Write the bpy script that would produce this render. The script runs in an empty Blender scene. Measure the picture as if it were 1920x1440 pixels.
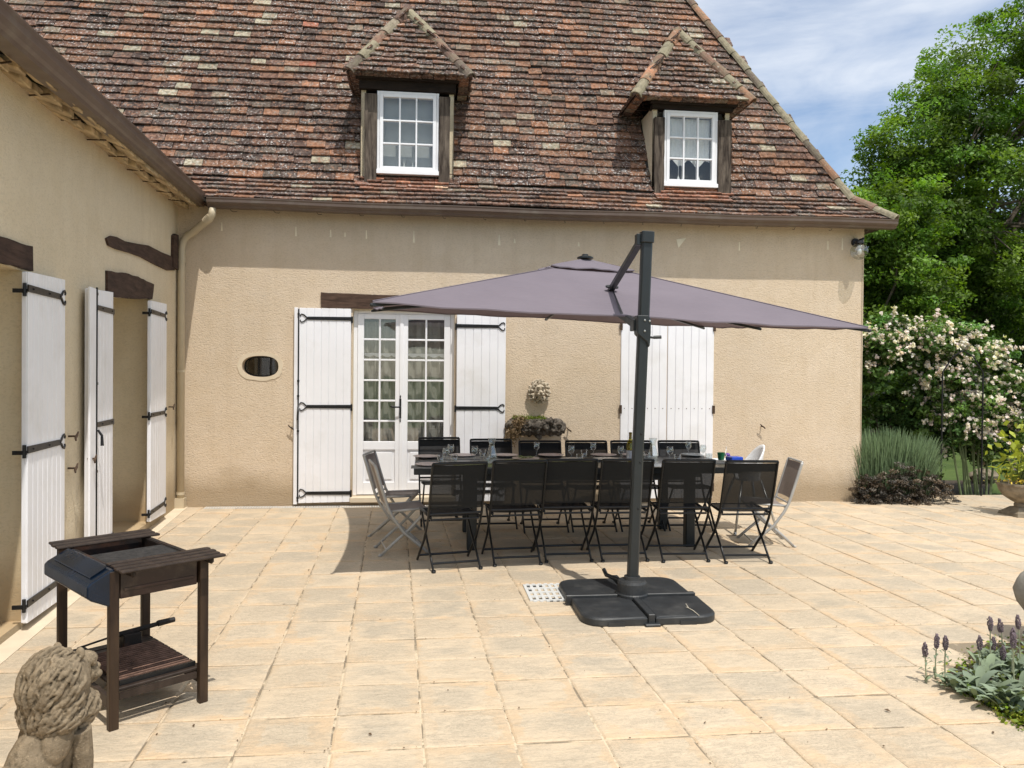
import bpy, math, random
import numpy as np
from math import sin, cos, pi, radians, atan2, hypot, sqrt
from mathutils import Vector, Matrix, Euler

random.seed(11)
RNG = np.random.default_rng(7)
SC = bpy.context.scene
COL = SC.collection

# ------------------------------------------------------------------ camera
FPX, EYE, D = 1442.0, 1.6, 9.4776
YAW, PITCH, ROLL = radians(6.3718), radians(0.638), radians(0.5414)
_fw = Vector((sin(YAW) * cos(PITCH), cos(YAW) * cos(PITCH), -sin(PITCH)))
_r = Vector((cos(YAW), -sin(YAW), 0)); _u = _r.cross(_fw)
_R = _r * cos(ROLL) + _u * sin(ROLL); _U = -_r * sin(ROLL) + _u * cos(ROLL)
CAMP = Vector((0, 0, EYE))


def ray(x, y):
    return _fw + _R * ((x - 960) / FPX) - _U * ((y - 720) / FPX)


def onplane(x, y, p, n):
    d = ray(x, y); p = Vector(p); n = Vector(n)
    return CAMP + d * ((p - CAMP).dot(n) / d.dot(n))


def gz(x, y, z=0.0): return onplane(x, y, (0, 0, z), (0, 0, 1))
def fy(x, y, Y=D): return onplane(x, y, (0, Y, 0), (0, 1, 0))


def far(x, zc, z=0.0):
    """world point at column x of the photograph, zc metres ahead, height z"""
    xc = (x - 960) / FPX * zc
    return Vector((xc * cos(YAW) + zc * sin(YAW), -xc * sin(YAW) + zc * cos(YAW), z))


# wing wall frame: s runs from the corner towards the camera, n out of the wall
CN = fy(331, 955); NB = gz(48.6, 1173)
WD = Vector((NB.x - CN.x, NB.y - CN.y, 0)).normalized(); WN = Vector((-WD.y, WD.x, 0))


def wp(x, y, n=0.0):
    q = onplane(x, y, Vector((CN.x, CN.y, 0)) + WN * n, WN)
    return ((q - Vector((CN.x, CN.y, 0))).dot(WD), q.z)


def WM(s, n, z): return Vector((CN.x, CN.y, 0)) + WD * s + WN * n + Vector((0, 0, z))
def FM(x, n, z): return Vector((x, D - n, z))


# ------------------------------------------------------------------ mesh builder
class MB:
    def __init__(self):
        self.v = []; self.f = []; self.c = []; self.uv = {}; self.hascol = False

    def add(self, vs, fs, col=None):
        b = len(self.v)
        self.v += [tuple(p) for p in vs]
        self.f += [tuple(i + b for i in f) for f in fs]
        if col is not None: self.hascol = True
        self.c += [col if col is not None else (1, 1, 1)] * len(vs)

    def hexa(self, p, col=None):   # p: 8 points, bottom ring 0-3, top ring 4-7
        self.add(p, [(3, 2, 1, 0), (4, 5, 6, 7), (0, 1, 5, 4), (1, 2, 6, 5), (2, 3, 7, 6), (3, 0, 4, 7)], col)

    def box(self, x0, x1, y0, y1, z0, z1, col=None, M=None):
        p = [(x0, y0, z0), (x1, y0, z0), (x1, y1, z0), (x0, y1, z0), (x0, y0, z1), (x1, y0, z1), (x1, y1, z1), (x0, y1, z1)]
        if M is not None: p = [M @ Vector(q) for q in p]
        self.hexa(p, col)

    def fbox(self, M, u0, u1, n0, n1, z0, z1, z0b=None, z1b=None):
        z0b = z0 if z0b is None else z0b; z1b = z1 if z1b is None else z1b
        self.hexa([M(u0, n0, z0), M(u1, n0, z0b), M(u1, n1, z0b), M(u0, n1, z0), M(u0, n0, z1), M(u1, n0, z1b), M(u1, n1, z1b), M(u0, n1, z1)])

    def fprism(self, M, pts, n0, n1):
        k = len(pts)
        vs = [M(u, n0, z) for u, z in pts] + [M(u, n1, z) for u, z in pts]
        fs = [tuple(range(k)), tuple(range(2 * k - 1, k - 1, -1))] + [(i, i + k, (i + 1) % k + k, (i + 1) % k) for i in range(k)]
        self.add(vs, fs)

    def quad(self, a, b, c, d, col=None): self.add([a, b, c, d], [(0, 1, 2, 3)], col)

    def bar(self, p, q, w, h, up=(0, 0, 1)):
        p = Vector(p); q = Vector(q); d = (q - p).normalized(); up = Vector(up)
        s = d.cross(up)
        if s.length < 1e-4: s = d.cross(Vector((0, 1, 0)))
        s.normalize(); t = s.cross(d).normalized()
        s *= w / 2; t *= h / 2
        self.hexa([p - s - t, p + s - t, p + s + t, p - s + t, q - s - t, q + s - t, q + s + t, q - s + t])

    def tube(self, pts, r, seg=8, sx=1.0, cap=True, up=None):
        """r: number or list; sx flattens the section sideways"""
        pts = [Vector(p) for p in pts]; n = len(pts)
        rs = r if isinstance(r, (list, tuple)) else [r] * n
        rings = []
        pv = None
        for i, p in enumerate(pts):
            d = (pts[min(i + 1, n - 1)] - pts[max(i - 1, 0)]).normalized()
            if up is not None: a = Vector(up)
            elif pv is not None: a = pv
            else: a = Vector((0, 0, 1)) if abs(d.z) < .9 else Vector((1, 0, 0))
            a = (a - d * a.dot(d))
            if a.length < 1e-5: a = d.orthogonal()
            a.normalize(); pv = a; b = d.cross(a)
            rings.append([p + (a * cos(2 * pi * k / seg) + b * sin(2 * pi * k / seg) * sx) * rs[i] for k in range(seg)])
        vs = [q for ring in rings for q in ring]
        fs = [(i * seg + k, i * seg + (k + 1) % seg, (i + 1) * seg + (k + 1) % seg, (i + 1) * seg + k) for i in range(n - 1) for k in range(seg)]
        if cap: fs += [tuple(range(seg - 1, -1, -1)), tuple((n - 1) * seg + k for k in range(seg))]
        self.add(vs, fs)

    def lathe(self, prof, c, seg=24, axis='z', M=None):
        c = Vector(c); vs = []; n = len(prof)
        for r, h in prof:
            for k in range(seg):
                a = 2 * pi * k / seg
                if axis == 'z': p = Vector((r * cos(a), r * sin(a), h))
                elif axis == 'y': p = Vector((r * cos(a), h, r * sin(a)))
                else: p = Vector((h, r * cos(a), r * sin(a)))
                if M is not None: p = M @ p
                vs.append(c + p)
        fs = [(i * seg + k, i * seg + (k + 1) % seg, (i + 1) * seg + (k + 1) % seg, (i + 1) * seg + k) for i in range(n - 1) for k in range(seg)]
        if prof[0][0] > 1e-6: fs.append(tuple(range(seg - 1, -1, -1)))
        if prof[-1][0] > 1e-6: fs.append(tuple((n - 1) * seg + k for k in range(seg)))
        self.add(vs, fs)

    def ball(self, c, r, seg=12, rings=8, rot=None):
        if not isinstance(r, (tuple, list)): r = (r, r, r)
        c = Vector(c); vs = []
        for i in range(rings + 1):
            t = pi * i / rings
            for k in range(seg):
                a = 2 * pi * k / seg
                p = Vector((r[0] * sin(t) * cos(a), r[1] * sin(t) * sin(a), r[2] * cos(t)))
                if rot is not None: p = rot @ p
                vs.append(c + p)
        fs = [(i * seg + k, (i + 1) * seg + k, (i + 1) * seg + (k + 1) % seg, i * seg + (k + 1) % seg) for i in range(rings) for k in range(seg)]
        self.add(vs, fs)

    def xform(self, M):
        self.v = [tuple(M @ Vector(p)) for p in self.v]; return self


def finish(me, smooth, mat):
    if mat is not None: me.materials.append(mat)
    if smooth: me.polygons.foreach_set('use_smooth', [True] * len(me.polygons))


def tag(o, label=None, cat=None, group=None, kind=None):
    if label: o['label'] = label
    if cat: o['category'] = cat
    if group: o['group'] = group
    if kind: o['kind'] = kind
    return o


def thing(name, label, cat, loc=(0, 0, 0), rotz=0.0, group=None):
    o = bpy.data.objects.new(name, None); COL.objects.link(o)
    o.empty_display_size = .2
    o.location = loc; o.rotation_euler = (0, 0, rotz)
    return tag(o, label, cat, group)


def obj(name, mb, mat, parent=None, world=False, smooth=False, bevel=0.0, bseg=1, mods=None):
    """link the builder's content as ONE mesh object. world=True: vertices are world coordinates"""
    me = bpy.data.meshes.new(name)
    loc = Vector((0, 0, 0)); vs = mb.v
    if parent is None:
        a = np.array(vs); lo = a.min(0); hi = a.max(0)
        loc = Vector(((lo[0] + hi[0]) / 2, (lo[1] + hi[1]) / 2, lo[2]))
        vs = (a - np.array(loc)).tolist()
    me.from_pydata(vs, [], mb.f)
    if mb.hascol:
        at = me.attributes.new('Col', 'FLOAT_COLOR', 'POINT')
        at.data.foreach_set('color', [x for c in mb.c for x in (c[0], c[1], c[2], 1.0)])
    finish(me, smooth, mat)
    o = bpy.data.objects.new(name, me); COL.objects.link(o); o.location = loc
    if parent is not None:
        o.parent = parent
        if world:
            # find root empty translation
            p = parent
            if p.type == 'EMPTY': o.matrix_parent_inverse = Matrix.Translation(-Vector(p.location))
    if bevel > 0:
        m = o.modifiers.new('Bevel', 'BEVEL'); m.width = bevel; m.segments = bseg; m.limit_method = 'ANGLE'; m.angle_limit = radians(40)
    if smooth and bevel > 0: pass
    for f in (mods or []): f(o)
    return o


def dup(root, loc, rotz, label=None, group=None):
    r = root.copy(); COL.objects.link(r); r.location = loc; r.rotation_euler = (0, 0, rotz)
    if label: r['label'] = label
    if group: r['group'] = group
    for ch in list(root.children):
        c = ch.copy(); COL.objects.link(c); c.parent = r
        for g in list(ch.children):
            d = g.copy(); COL.objects.link(d); d.parent = c
    return r


# ------------------------------------------------------------------ materials
def newmat(name):
    m = bpy.data.materials.new(name); m.use_nodes = True
    nt = m.node_tree; nt.nodes.clear()
    return m, nt


class N:
    """tiny node helper"""
    def __init__(s, nt): s.nt = nt
    def n(s, typ, **kw):
        nd = s.nt.nodes.new(typ)
        for k, v in kw.items():
            if k == 'inp':
                for i, x in v.items():
                    if hasattr(x, 'is_output') or isinstance(x, bpy.types.NodeSocket): s.nt.links.new(x, nd.inputs[i])
                    else: nd.inputs[i].default_value = x
            else: setattr(nd, k, v)
        return nd
    def noise(s, vec, scale, detail=4, rough=.55, dist=0.0):
        return s.n('ShaderNodeTexNoise', inp={'Vector': vec, 'Scale': scale, 'Detail': detail, 'Roughness': rough, 'Distortion': dist}).outputs['Fac']
    def vor(s, vec, scale, feat='F1'):
        return s.n('ShaderNodeTexVoronoi', feature=feat, inp={'Vector': vec, 'Scale': scale}).outputs['Distance']
    def ramp(s, fac, stops):
        r = s.n('ShaderNodeValToRGB', inp={'Fac': fac}); cr = r.color_ramp
        while len(cr.elements) < len(stops): cr.elements.new(.5)
        for e, (p, c) in zip(cr.elements, stops):
            e.position = p; e.color = (c, c, c, 1) if not isinstance(c, (tuple, list)) else (*c, 1)
        return r.outputs['Color']
    def mix(s, fac, a, b, mode='MIX'):
        m = s.n('ShaderNodeMix', data_type='RGBA', blend_type=mode)
        for sock, val in ((m.inputs[0], fac), (m.inputs[6], a), (m.inputs[7], b)):
            if isinstance(val, bpy.types.NodeSocket): s.nt.links.new(val, sock)
            elif isinstance(val, (tuple, list)): sock.default_value = (*val[:3], 1)
            else: sock.default_value = val
        return m.outputs[2]
    def math(s, op, a, b=0.0, clamp=False):
        return s.n('ShaderNodeMath', operation=op, use_clamp=clamp, inp={0: a, 1: b}).outputs[0]
    def mapping(s, vec, scale=(1, 1, 1), rot=(0, 0, 0)):
        return s.n('ShaderNodeMapping', inp={'Vector': vec, 'Scale': scale, 'Rotation': rot}).outputs[0]
    def bump(s, h, strength=.5, dist=.01, normal=None):
        b = s.n('ShaderNodeBump', inp={'Height': h, 'Strength': strength, 'Distance': dist})
        if normal is not None: s.nt.links.new(normal, b.inputs['Normal'])
        return b.outputs[0]
    def out(s, shader):
        s.n('ShaderNodeOutputMaterial', inp={'Surface': shader})
    def bsdf(s, col, rough=.6, metal=0.0, normal=None, spec=.5, **kw):
        inp = {'Base Color': col if isinstance(col, bpy.types.NodeSocket) else (*col, 1), 'Roughness': rough, 'Metallic': metal, 'Specular IOR Level': spec}
        inp.update(kw)
        b = s.n('ShaderNodeBsdfPrincipled', inp=inp)
        if normal is not None: s.nt.links.new(normal, b.inputs['Normal'])
        return b.outputs[0]


def pmat(name, col, rough=.6, metal=0.0, var=.12, vs=6.0, bs=0.0, bscale=80.0, bdist=.003, spec=.5, dirt=None, dirtscale=3.0, stretch=None):
    """plain procedural material: colour varied by noise, roughness variation, optional bump and dirt"""
    m, nt = newmat(name); g = N(nt)
    co = g.n('ShaderNodeTexCoord').outputs['Object']
    if stretch: co = g.mapping(co, scale=stretch)
    a = tuple(c * (1 - var) for c in col); b = tuple(min(1, c * (1 + var)) for c in col)
    c = g.mix(g.ramp(g.noise(co, vs, 5), [(.3, 0), (.7, 1)]), a, b)
    if dirt is not None: c = g.mix(g.ramp(g.noise(co, dirtscale, 6, .65), [(.5, 0), (.72, .8)]), c, dirt)
    rr = g.math('ADD', g.math('MULTIPLY', g.noise(co, vs * 2.3, 3), .2), rough - .1)
    nm = g.bump(g.noise(co, bscale, 4), bs, bdist) if bs > 0 else None
    g.out(g.bsdf(c, rr, metal, nm, spec))
    return m


def wall_mat(name, col, bump=.9, rough=.9, dark_low=True, relief=True):
    m, nt = newmat(name); g = N(nt)
    co = g.n('ShaderNodeNewGeometry').outputs['Position']
    st = g.mapping(co, scale=(1, 1, 1.7))
    big = g.noise(co, .9, 5, .6); mid = g.noise(co, 5, 5, .6)
    c = g.mix(g.ramp(big, [(.3, 0), (.7, 1)]), tuple(x * .93 for x in col), tuple(x * 1.06 for x in col))
    c = g.mix(g.ramp(mid, [(.35, 0), (.75, .5)]), c, (col[0] * .88, col[1] * .84, col[2] * .76))
    # vertical weather streaks
    stk = g.noise(g.mapping(co, scale=(5, 5, .5)), 1.6, 5, .6)
    c = g.mix(g.ramp(stk, [(.5, 0), (.78, .28)]), c, (col[0] * .74, col[1] * .69, col[2] * .60))
    z = g.n('ShaderNodeSeparateXYZ', inp={0: co}).outputs[2]
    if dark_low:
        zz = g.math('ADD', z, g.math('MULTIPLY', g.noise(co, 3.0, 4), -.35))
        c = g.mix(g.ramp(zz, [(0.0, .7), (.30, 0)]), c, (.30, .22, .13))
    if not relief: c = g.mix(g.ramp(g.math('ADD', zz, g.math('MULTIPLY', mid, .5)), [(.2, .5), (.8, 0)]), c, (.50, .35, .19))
    fine = g.noise(st, 85, 3, .55, .6); worm = g.noise(st, 30, 3, .5, 1.4)
    pit = g.ramp(g.noise(st, 46, 2, .5, .8), [(.36, 0), (.5, 1)])
    h = g.math('ADD', g.math('MULTIPLY', worm, .9), g.math('ADD', g.math('MULTIPLY', fine, .35), g.math('MULTIPLY', pit, .5)))
    c = g.mix(g.math('MULTIPLY', g.math('SUBTRACT', 1.0, pit), .20), c, tuple(x * .55 for x in col))
    nm = g.bump(h, bump, .012 if relief else .004)
    g.out(g.bsdf(c, rough, 0, nm, .2))
    return m


def tile_mat(name):
    m, nt = newmat(name); g = N(nt)
    co = g.n('ShaderNodeNewGeometry').outputs['Position']
    base = g.n('ShaderNodeAttribute', attribute_name='Col').outputs['Color']
    n1 = g.noise(co, 22, 5, .65)
    c = g.mix(g.ramp(n1, [(.42, 0), (.58, .9)]), base, g.mix(1.0, base, (.45, .43, .43), 'MULTIPLY'))
    c = g.mix(g.ramp(g.noise(co, 9, 4, .6), [(.52, 0), (.66, .55)]), c, (.17, .145, .12))
    lic = g.ramp(g.noise(co, 30, 5, .75), [(.56, 0), (.60, 1)])
    reg = g.ramp(g.noise(co, 1.6, 4, .6), [(.36, .12), (.6, 1)])
    c = g.mix(g.math('MULTIPLY', g.math('MULTIPLY', lic, reg), .9), c, (.56, .53, .50))
    blk = g.ramp(g.noise(co, 2.3, 5, .6), [(.52, 0), (.72, .6)])
    c = g.mix(blk, c, g.mix(1.0, c, (.55, .52, .50), 'MULTIPLY'))
    org = g.ramp(g.noise(g.mapping(co, scale=(1.3, 1.3, 1.3)), 15, 4, .65), [(.54, 0), (.60, .6)])
    c = g.mix(org, c, (.32, .18, .12))
    nm = g.bump(g.noise(co, 40, 5, .65), 1.0, .012)
    g.out(g.bsdf(c, .92, 0, nm, .15))
    return m


def hip_mat():
    m, nt = newmat('hip_tile'); g = N(nt)
    co = g.n('ShaderNodeNewGeometry').outputs['Position']
    base = g.n('ShaderNodeAttribute', attribute_name='Col').outputs['Color']
    c = g.mix(g.ramp(g.noise(co, 7, 5, .6), [(.4, 0), (.65, .7)]), base, (.19, .175, .12))
    c = g.mix(g.ramp(g.noise(co, 26, 4, .7), [(.58, 0), (.66, .5)]), c, (.42, .40, .33))
    c = g.mix(g.ramp(g.noise(co, 18, 4, .6), [(.5, 0), (.7, .6)]), c, (.08, .065, .05))
    g.out(g.bsdf(c, .9, 0, g.bump(g.noise(co, 60, 4, .6), .5, .004), .15))
    return m


def paving_mat():
    m, nt = newmat('paving_slab'); g = N(nt)
    co = g.n('ShaderNodeNewGeometry').outputs['Position']
    at = g.n('ShaderNodeAttribute', attribute_name='Col').outputs['Color']   # r,g = place in slab, b = random
    sp = g.n('ShaderNodeSeparateColor', inp={0: at}); u, v, r = sp.outputs[0], sp.outputs[1], sp.outputs[2]
    # offset noise per slab so that patches do not run across joints
    off = g.n('ShaderNodeCombineXYZ', inp={0: g.math('MULTIPLY', r, 37.0), 1: g.math('MULTIPLY', r, 91.0), 2: g.math('MULTIPLY', r, 13.0)}).outputs[0]
    pc = g.n('ShaderNodeVectorMath', operation='ADD', inp={0: co, 1: off}).outputs[0]
    du = g.math('ABSOLUTE', g.math('SUBTRACT', u, .5)); dv = g.math('ABSOLUTE', g.math('SUBTRACT', v, .5))
    edge = g.math('MULTIPLY', g.math('MAXIMUM', du, dv), 2.0)       # 0 centre .. 1 edge
    n1 = g.noise(pc, 5.5, 5, .62, .6); n2 = g.noise(g.mapping(pc, scale=(1, 2.6, 1)), 9, 6, .7, .5); n3 = g.noise(pc, 2.4, 3)
    cream = (.595, .475, .335)
    c = g.mix(g.ramp(g.noise(co, 1.1, 4), [(.3, 0), (.7, 1)]), cream, (.645, .525, .38))
    # warm orange along the edges
    w = g.math('ADD', g.math('MULTIPLY', edge, .55), g.math('MULTIPLY', n1, .75))
    r2 = g.math('FRACT', g.math('MULTIPLY', r, 23.7)); r3 = g.math('FRACT', g.math('MULTIPLY', r, 51.3))
    wr = g.ramp(g.math('SUBTRACT', w, g.math('MULTIPLY', r2, .16)), [(.66, 0), (.71, 1)])
    c = g.mix(g.math('MULTIPLY', wr, g.ramp(n3, [(.44, .05), (.60, .75)])), c, (.63, .445, .27))
    # grey worn centre
    n4 = g.noise(pc, 3.0, 3, .5, .5)
    gm = g.math('SUBTRACT', g.math('ADD', g.math('MULTIPLY', n2, .75), g.math('MULTIPLY', n4, .95)), g.math('ADD', g.math('MULTIPLY', edge, .26), g.math('MULTIPLY', r3, .14)))
    gr = g.ramp(gm, [(.46, 0), (.72, .9)])
    amt = g.ramp(g.math('FRACT', g.math('MULTIPLY', r, 7.3)), [(0, .25), (1, 1)])
    c = g.mix(g.math('MULTIPLY', gr, amt), c, (.455, .39, .30))
    # thin dark veins in the relief
    ve = g.noise(g.mapping(pc, scale=(1, 2.2, 1)), 14, 7, .75, 1.6)
    vr = g.ramp(g.math('ABSOLUTE', g.math('SUBTRACT', ve, .5)), [(0, .8), (.035, 0)])
    c = g.mix(g.math('MULTIPLY', vr, g.ramp(gr, [(0, .3), (1, 1)])), c, (.26, .225, .175))
    fs = g.noise(g.mapping(pc, scale=(1, 3.5, 1), rot=(0, 0, .35)), 34, 5, .75, .8)
    c = g.mix(g.ramp(fs, [(.50, 0), (.66, .38)]), c, (.33, .285, .22))
    c = g.mix(g.ramp(r, [(0, .16), (1, 0)]), c, (.36, .29, .2))
    big = g.ramp(g.noise(co, .45, 4), [(.4, 0), (.7, .22)])
    c = g.mix(big, c, (.42, .35, .25))
    spk = g.ramp(g.noise(co, 120, 2, .5), [(.66, 0), (.72, .35)])
    c = g.mix(spk, c, (.25, .2, .15))
    h = g.math('ADD', g.math('MULTIPLY', n2, 1.0), g.math('MULTIPLY', g.noise(pc, 45, 4), .25))
    nm = g.bump(h, .8, .016)
    g.out(g.bsdf(c, .85, 0, nm, .25))
    return m


def joint_mat():
    m, nt = newmat('paving_joint'); g = N(nt)
    co = g.n('ShaderNodeNewGeometry').outputs['Position']
    n = g.noise(co, 4.5, 5, .7); n2 = g.noise(co, 60, 3)
    c = g.mix(g.ramp(n, [(.46, 0), (.56, .9)]), (.60, .49, .35), (.20, .165, .12))
    c = g.mix(g.ramp(n2, [(.5, 0), (.7, .5)]), c, (.25, .2, .13))
    g.out(g.bsdf(c, .95, 0, g.bump(n2, .6, .01), .1))
    return m


def leaf_mat(name, col, trans=.35, rough=.55):
    m, nt = newmat(name); g = N(nt)
    at = g.n('ShaderNodeAttribute', attribute_name='Col').outputs['Color']
    c = g.mix(1.0, (*col,), at, 'MULTIPLY')
    d = g.bsdf(c, rough, 0, None, .35)
    tc = g.mix(1.0, c, (1.25, 1.3, .5), 'MULTIPLY')
    t = g.n('ShaderNodeBsdfTranslucent', inp={'Color': tc}).outputs[0]
    g.out(g.n('ShaderNodeMixShader', inp={0: trans, 1: d, 2: t}).outputs[0])
    return m


def stone_mat(name, col, dark, rough=.95, sc=60, bs=.9):
    """carved stone: lichen patches, pitting, dirt and painted shade in the hollows"""
    m, nt = newmat(name); g = N(nt)
    ge = g.n('ShaderNodeNewGeometry'); co = ge.outputs['Position']
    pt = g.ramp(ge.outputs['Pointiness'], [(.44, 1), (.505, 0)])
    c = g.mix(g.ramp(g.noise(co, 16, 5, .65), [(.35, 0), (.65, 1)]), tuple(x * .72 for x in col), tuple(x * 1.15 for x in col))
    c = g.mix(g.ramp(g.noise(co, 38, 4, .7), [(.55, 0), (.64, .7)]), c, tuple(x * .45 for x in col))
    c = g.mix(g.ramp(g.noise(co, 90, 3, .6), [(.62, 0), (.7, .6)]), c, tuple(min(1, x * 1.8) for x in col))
    c = g.mix(g.math('MULTIPLY', pt, .9), c, dark)  # hollows darkened in the colour: crevice shade along with dirt
    h = g.math('ADD', g.noise(co, sc, 6, .7), g.math('MULTIPLY', g.noise(co, sc * 3, 3), .4))
    g.out(g.bsdf(c, rough, 0, g.bump(h, bs, .006), .15))
    return m


def glass_mat(name, tint=(1, 1, 1), base=.06, edge=.6, rough=.02, gl=(1, 1, 1)):
    m, nt = newmat(name); g = N(nt)
    lw = g.n('ShaderNodeLayerWeight', inp={'Blend': .25}).outputs['Facing']
    fac = g.math('ADD', g.math('MULTIPLY', g.math('POWER', lw, 2.5), edge), base, True)
    co = g.n('ShaderNodeTexCoord').outputs['Object']
    nm = g.bump(g.noise(co, 3.0, 2), .03, .02)
    t = g.n('ShaderNodeBsdfTransparent', inp={'Color': (*tint, 1)}).outputs[0]
    gs = g.n('ShaderNodeBsdfGlossy', inp={'Color': (*gl, 1), 'Roughness': rough})
    nt.links.new(nm, gs.inputs['Normal'])
    g.out(g.n('ShaderNodeMixShader', inp={0: fac, 1: t, 2: gs.outputs[0]}).outputs[0])
    return m


def mesh_fabric(name, col, see=.3):
    m, nt = newmat(name); g = N(nt)
    co = g.n('ShaderNodeTexCoord').outputs['Object']
    c = g.mix(g.noise(co, 60, 2), tuple(x * .8 for x in col), tuple(x * 1.2 for x in col))
    d = g.bsdf(c, .75, 0, g.bump(g.noise(g.mapping(co, scale=(1, 1, 1)), 400, 1), .4, .001), .3)
    t = g.n('ShaderNodeBsdfTransparent', inp={'Color': (1, 1, 1, 1)}).outputs[0]
    g.out(g.n('ShaderNodeMixShader', inp={0: see, 1: d, 2: t}).outputs[0])
    return m


def canopy_mat():
    m, nt = newmat('canopy_fabric'); g = N(nt)
    co = g.n('ShaderNodeNewGeometry').outputs['Position']
    col = g.mix(g.ramp(g.noise(co, 1.5, 4), [(.3, 0), (.7, 1)]), (.195, .170, .198), (.225, .196, .226))
    nm = g.bump(g.math('ADD', g.noise(g.mapping(co, scale=(1, 1, .4)), 2.2, 3), g.math('MULTIPLY', g.noise(g.mapping(co, scale=(.6, 3.0, 1), rot=(0, 0, .5)), 3.5, 3, .5, .6), .5)), .5, .06)
    d = g.bsdf(col, .85, 0, nm, .2)
    t = g.n('ShaderNodeBsdfTranslucent', inp={'Color': (.10, .06, .055, 1)}).outputs[0]
    g.out(g.n('ShaderNodeMixShader', inp={0: .22, 1: d, 2: t}).outputs[0])
    return m


def wood_mat(name, col, col2, rough=.75, stretch=(3, 3, 40), bs=.7):
    m, nt = newmat(name); g = N(nt)
    co = g.n('ShaderNodeTexCoord').outputs['Object']
    st = g.mapping(co, scale=stretch)
    n = g.noise(st, 1.0, 6, .65, .4); n2 = g.noise(co, 4, 4)
    c = g.mix(g.ramp(n, [(.35, 0), (.68, 1)]), col, col2)
    c = g.mix(g.ramp(n2, [(.5, 0), (.75, .5)]), c, tuple(x * .5 for x in col))
    g.out(g.bsdf(c, rough, 0, g.bump(n, bs, .006), .3))
    return m


M = {}
M['facade'] = wall_mat('roughcast_render', (.67, .55, .415), bump=.5)
M['wing'] = wall_mat('wing_render', (.70, .60, .44), bump=.4)
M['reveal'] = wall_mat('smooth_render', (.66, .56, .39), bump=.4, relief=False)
M['plaster'] = pmat('pale_plaster', (.64, .54, .40), .9, var=.08, bs=.3)
M['tile'] = tile_mat('roof_tile')
M['hip'] = hip_mat(); M['slab'] = paving_mat(); M['joint'] = joint_mat()
M['white'] = pmat('white_paint', (.84, .84, .87), .45, var=.03, vs=3, bs=.06, bscale=30, dirt=(.74, .73, .73), dirtscale=2.2, spec=.4)
M['white_old'] = pmat('white_paint_frame', (.86, .86, .88), .4, var=.03)
M['iron'] = pmat('black_iron', (.012, .012, .013), .42, 0.3, var=.3, vs=20, bs=.15)
M['rust'] = pmat('rusty_iron', (.06, .035, .02), .8, .2, var=.4, vs=30, bs=.3)
M['beam'] = wood_mat('dark_oak_beam', (.035, .02, .015), (.085, .05, .036), .85, (4, 4, 30))
M['beamx'] = wood_mat('dark_oak_lintel', (.045, .026, .018), (.11, .066, .046), .85, (5, 30, 40))
M['post'] = wood_mat('weathered_oak', (.022, .014, .010), (.17, .135, .105), .85, (25, 25, 3))
M['gutter'] = pmat('brown_gutter', (.115, .078, .058), .42, 0.1, var=.1, vs=3, dirt=(.16, .13, .1), dirtscale=4)
M['pipe'] = pmat('beige_pipe', (.52, .44, .31), .5, var=.05)
M['glass'] = glass_mat('window_glass', (.93, .93, .92), .07, .6)
M['tglass'] = glass_mat('clear_tableware_glass', (.95, .97, .97), .10, .9, .04)
M['bottle'] = glass_mat('olive_bottle_glass', (.55, .50, .06), .12, .5, gl=(.9, .8, .3))
M['lampglass'] = glass_mat('lamp_glass', (.78, .80, .78), .12, .6)
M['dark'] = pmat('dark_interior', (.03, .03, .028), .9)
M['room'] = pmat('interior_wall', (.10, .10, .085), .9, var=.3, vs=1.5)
M['curtain'] = mesh_fabric('sheer_curtain', (.50, .50, .46), .35)
M['curtainw'] = mesh_fabric('white_lace_curtain', (.85, .86, .88), .08)
M['canopy'] = canopy_mat()
M['alu'] = pmat('anthracite_aluminium', (.022, .026, .028), .38, .2, var=.1, bs=.05, spec=.5)
M['plastic'] = pmat('black_plastic', (.022, .024, .026), .5, 0, var=.25, vs=9, bs=.25, bscale=25, bdist=.003, dirt=(.06, .06, .058), dirtscale=5)
M['chair'] = pmat('black_chair_frame', (.010, .011, .012), .35, .2, var=.1)
M['sling'] = mesh_fabric('black_mesh_sling', (.010, .011, .012), .05)
M['seat'] = mesh_fabric('black_seat_sling', (.010, .012, .015), .04)
M['gchair'] = pmat('grey_chair_frame', (.42, .41, .39), .45, .25, var=.1)
M['gsling'] = mesh_fabric('taupe_mesh_sling', (.27, .225, .205), .06)
M['table'] = pmat('dark_table', (.085, .082, .078), .3, .1, var=.2, vs=3)
M['plate'] = pmat('stoneware_plate', (.80, .66, .60), .35, var=.08)
M['platew'] = pmat('pale_glass_plate', (.68, .70, .68), .25, var=.12, vs=12)
M['mat'] = pmat('leafy_placemat', (.28, .32, .12), .7, var=.6, vs=28)
M['matg'] = pmat('grey_placemat', (.30, .30, .28), .7, var=.25, vs=30)
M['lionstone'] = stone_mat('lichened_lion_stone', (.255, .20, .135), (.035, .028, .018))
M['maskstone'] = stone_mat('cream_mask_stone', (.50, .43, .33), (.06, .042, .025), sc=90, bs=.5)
M['stone'] = pmat('weathered_stone', (.24, .20, .145), .95, var=.35, vs=9, bs=1.0, bscale=70, bdist=.006, spec=.15, dirt=(.12, .10, .07), dirtscale=7)
M['stonel'] = pmat('cream_stone', (.50, .45, .36), .9, var=.12, vs=20, bs=.4, bscale=60, bdist=.004)
M['rock'] = pmat('dark_rough_rock', (.085, .07, .055), .95, var=.6, vs=14, bs=1.0, bscale=22, bdist=.02, dirt=(.2, .185, .16), dirtscale=14)
M['bwood'] = wood_mat('brown_varnished_wood', (.024, .016, .012), (.050, .034, .026), .5, (22, 4, 4), .3)
M['bwoodv'] = wood_mat('brown_varnished_leg', (.022, .012, .008), (.06, .036, .02), .5, (16, 16, 2), .3)
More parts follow.
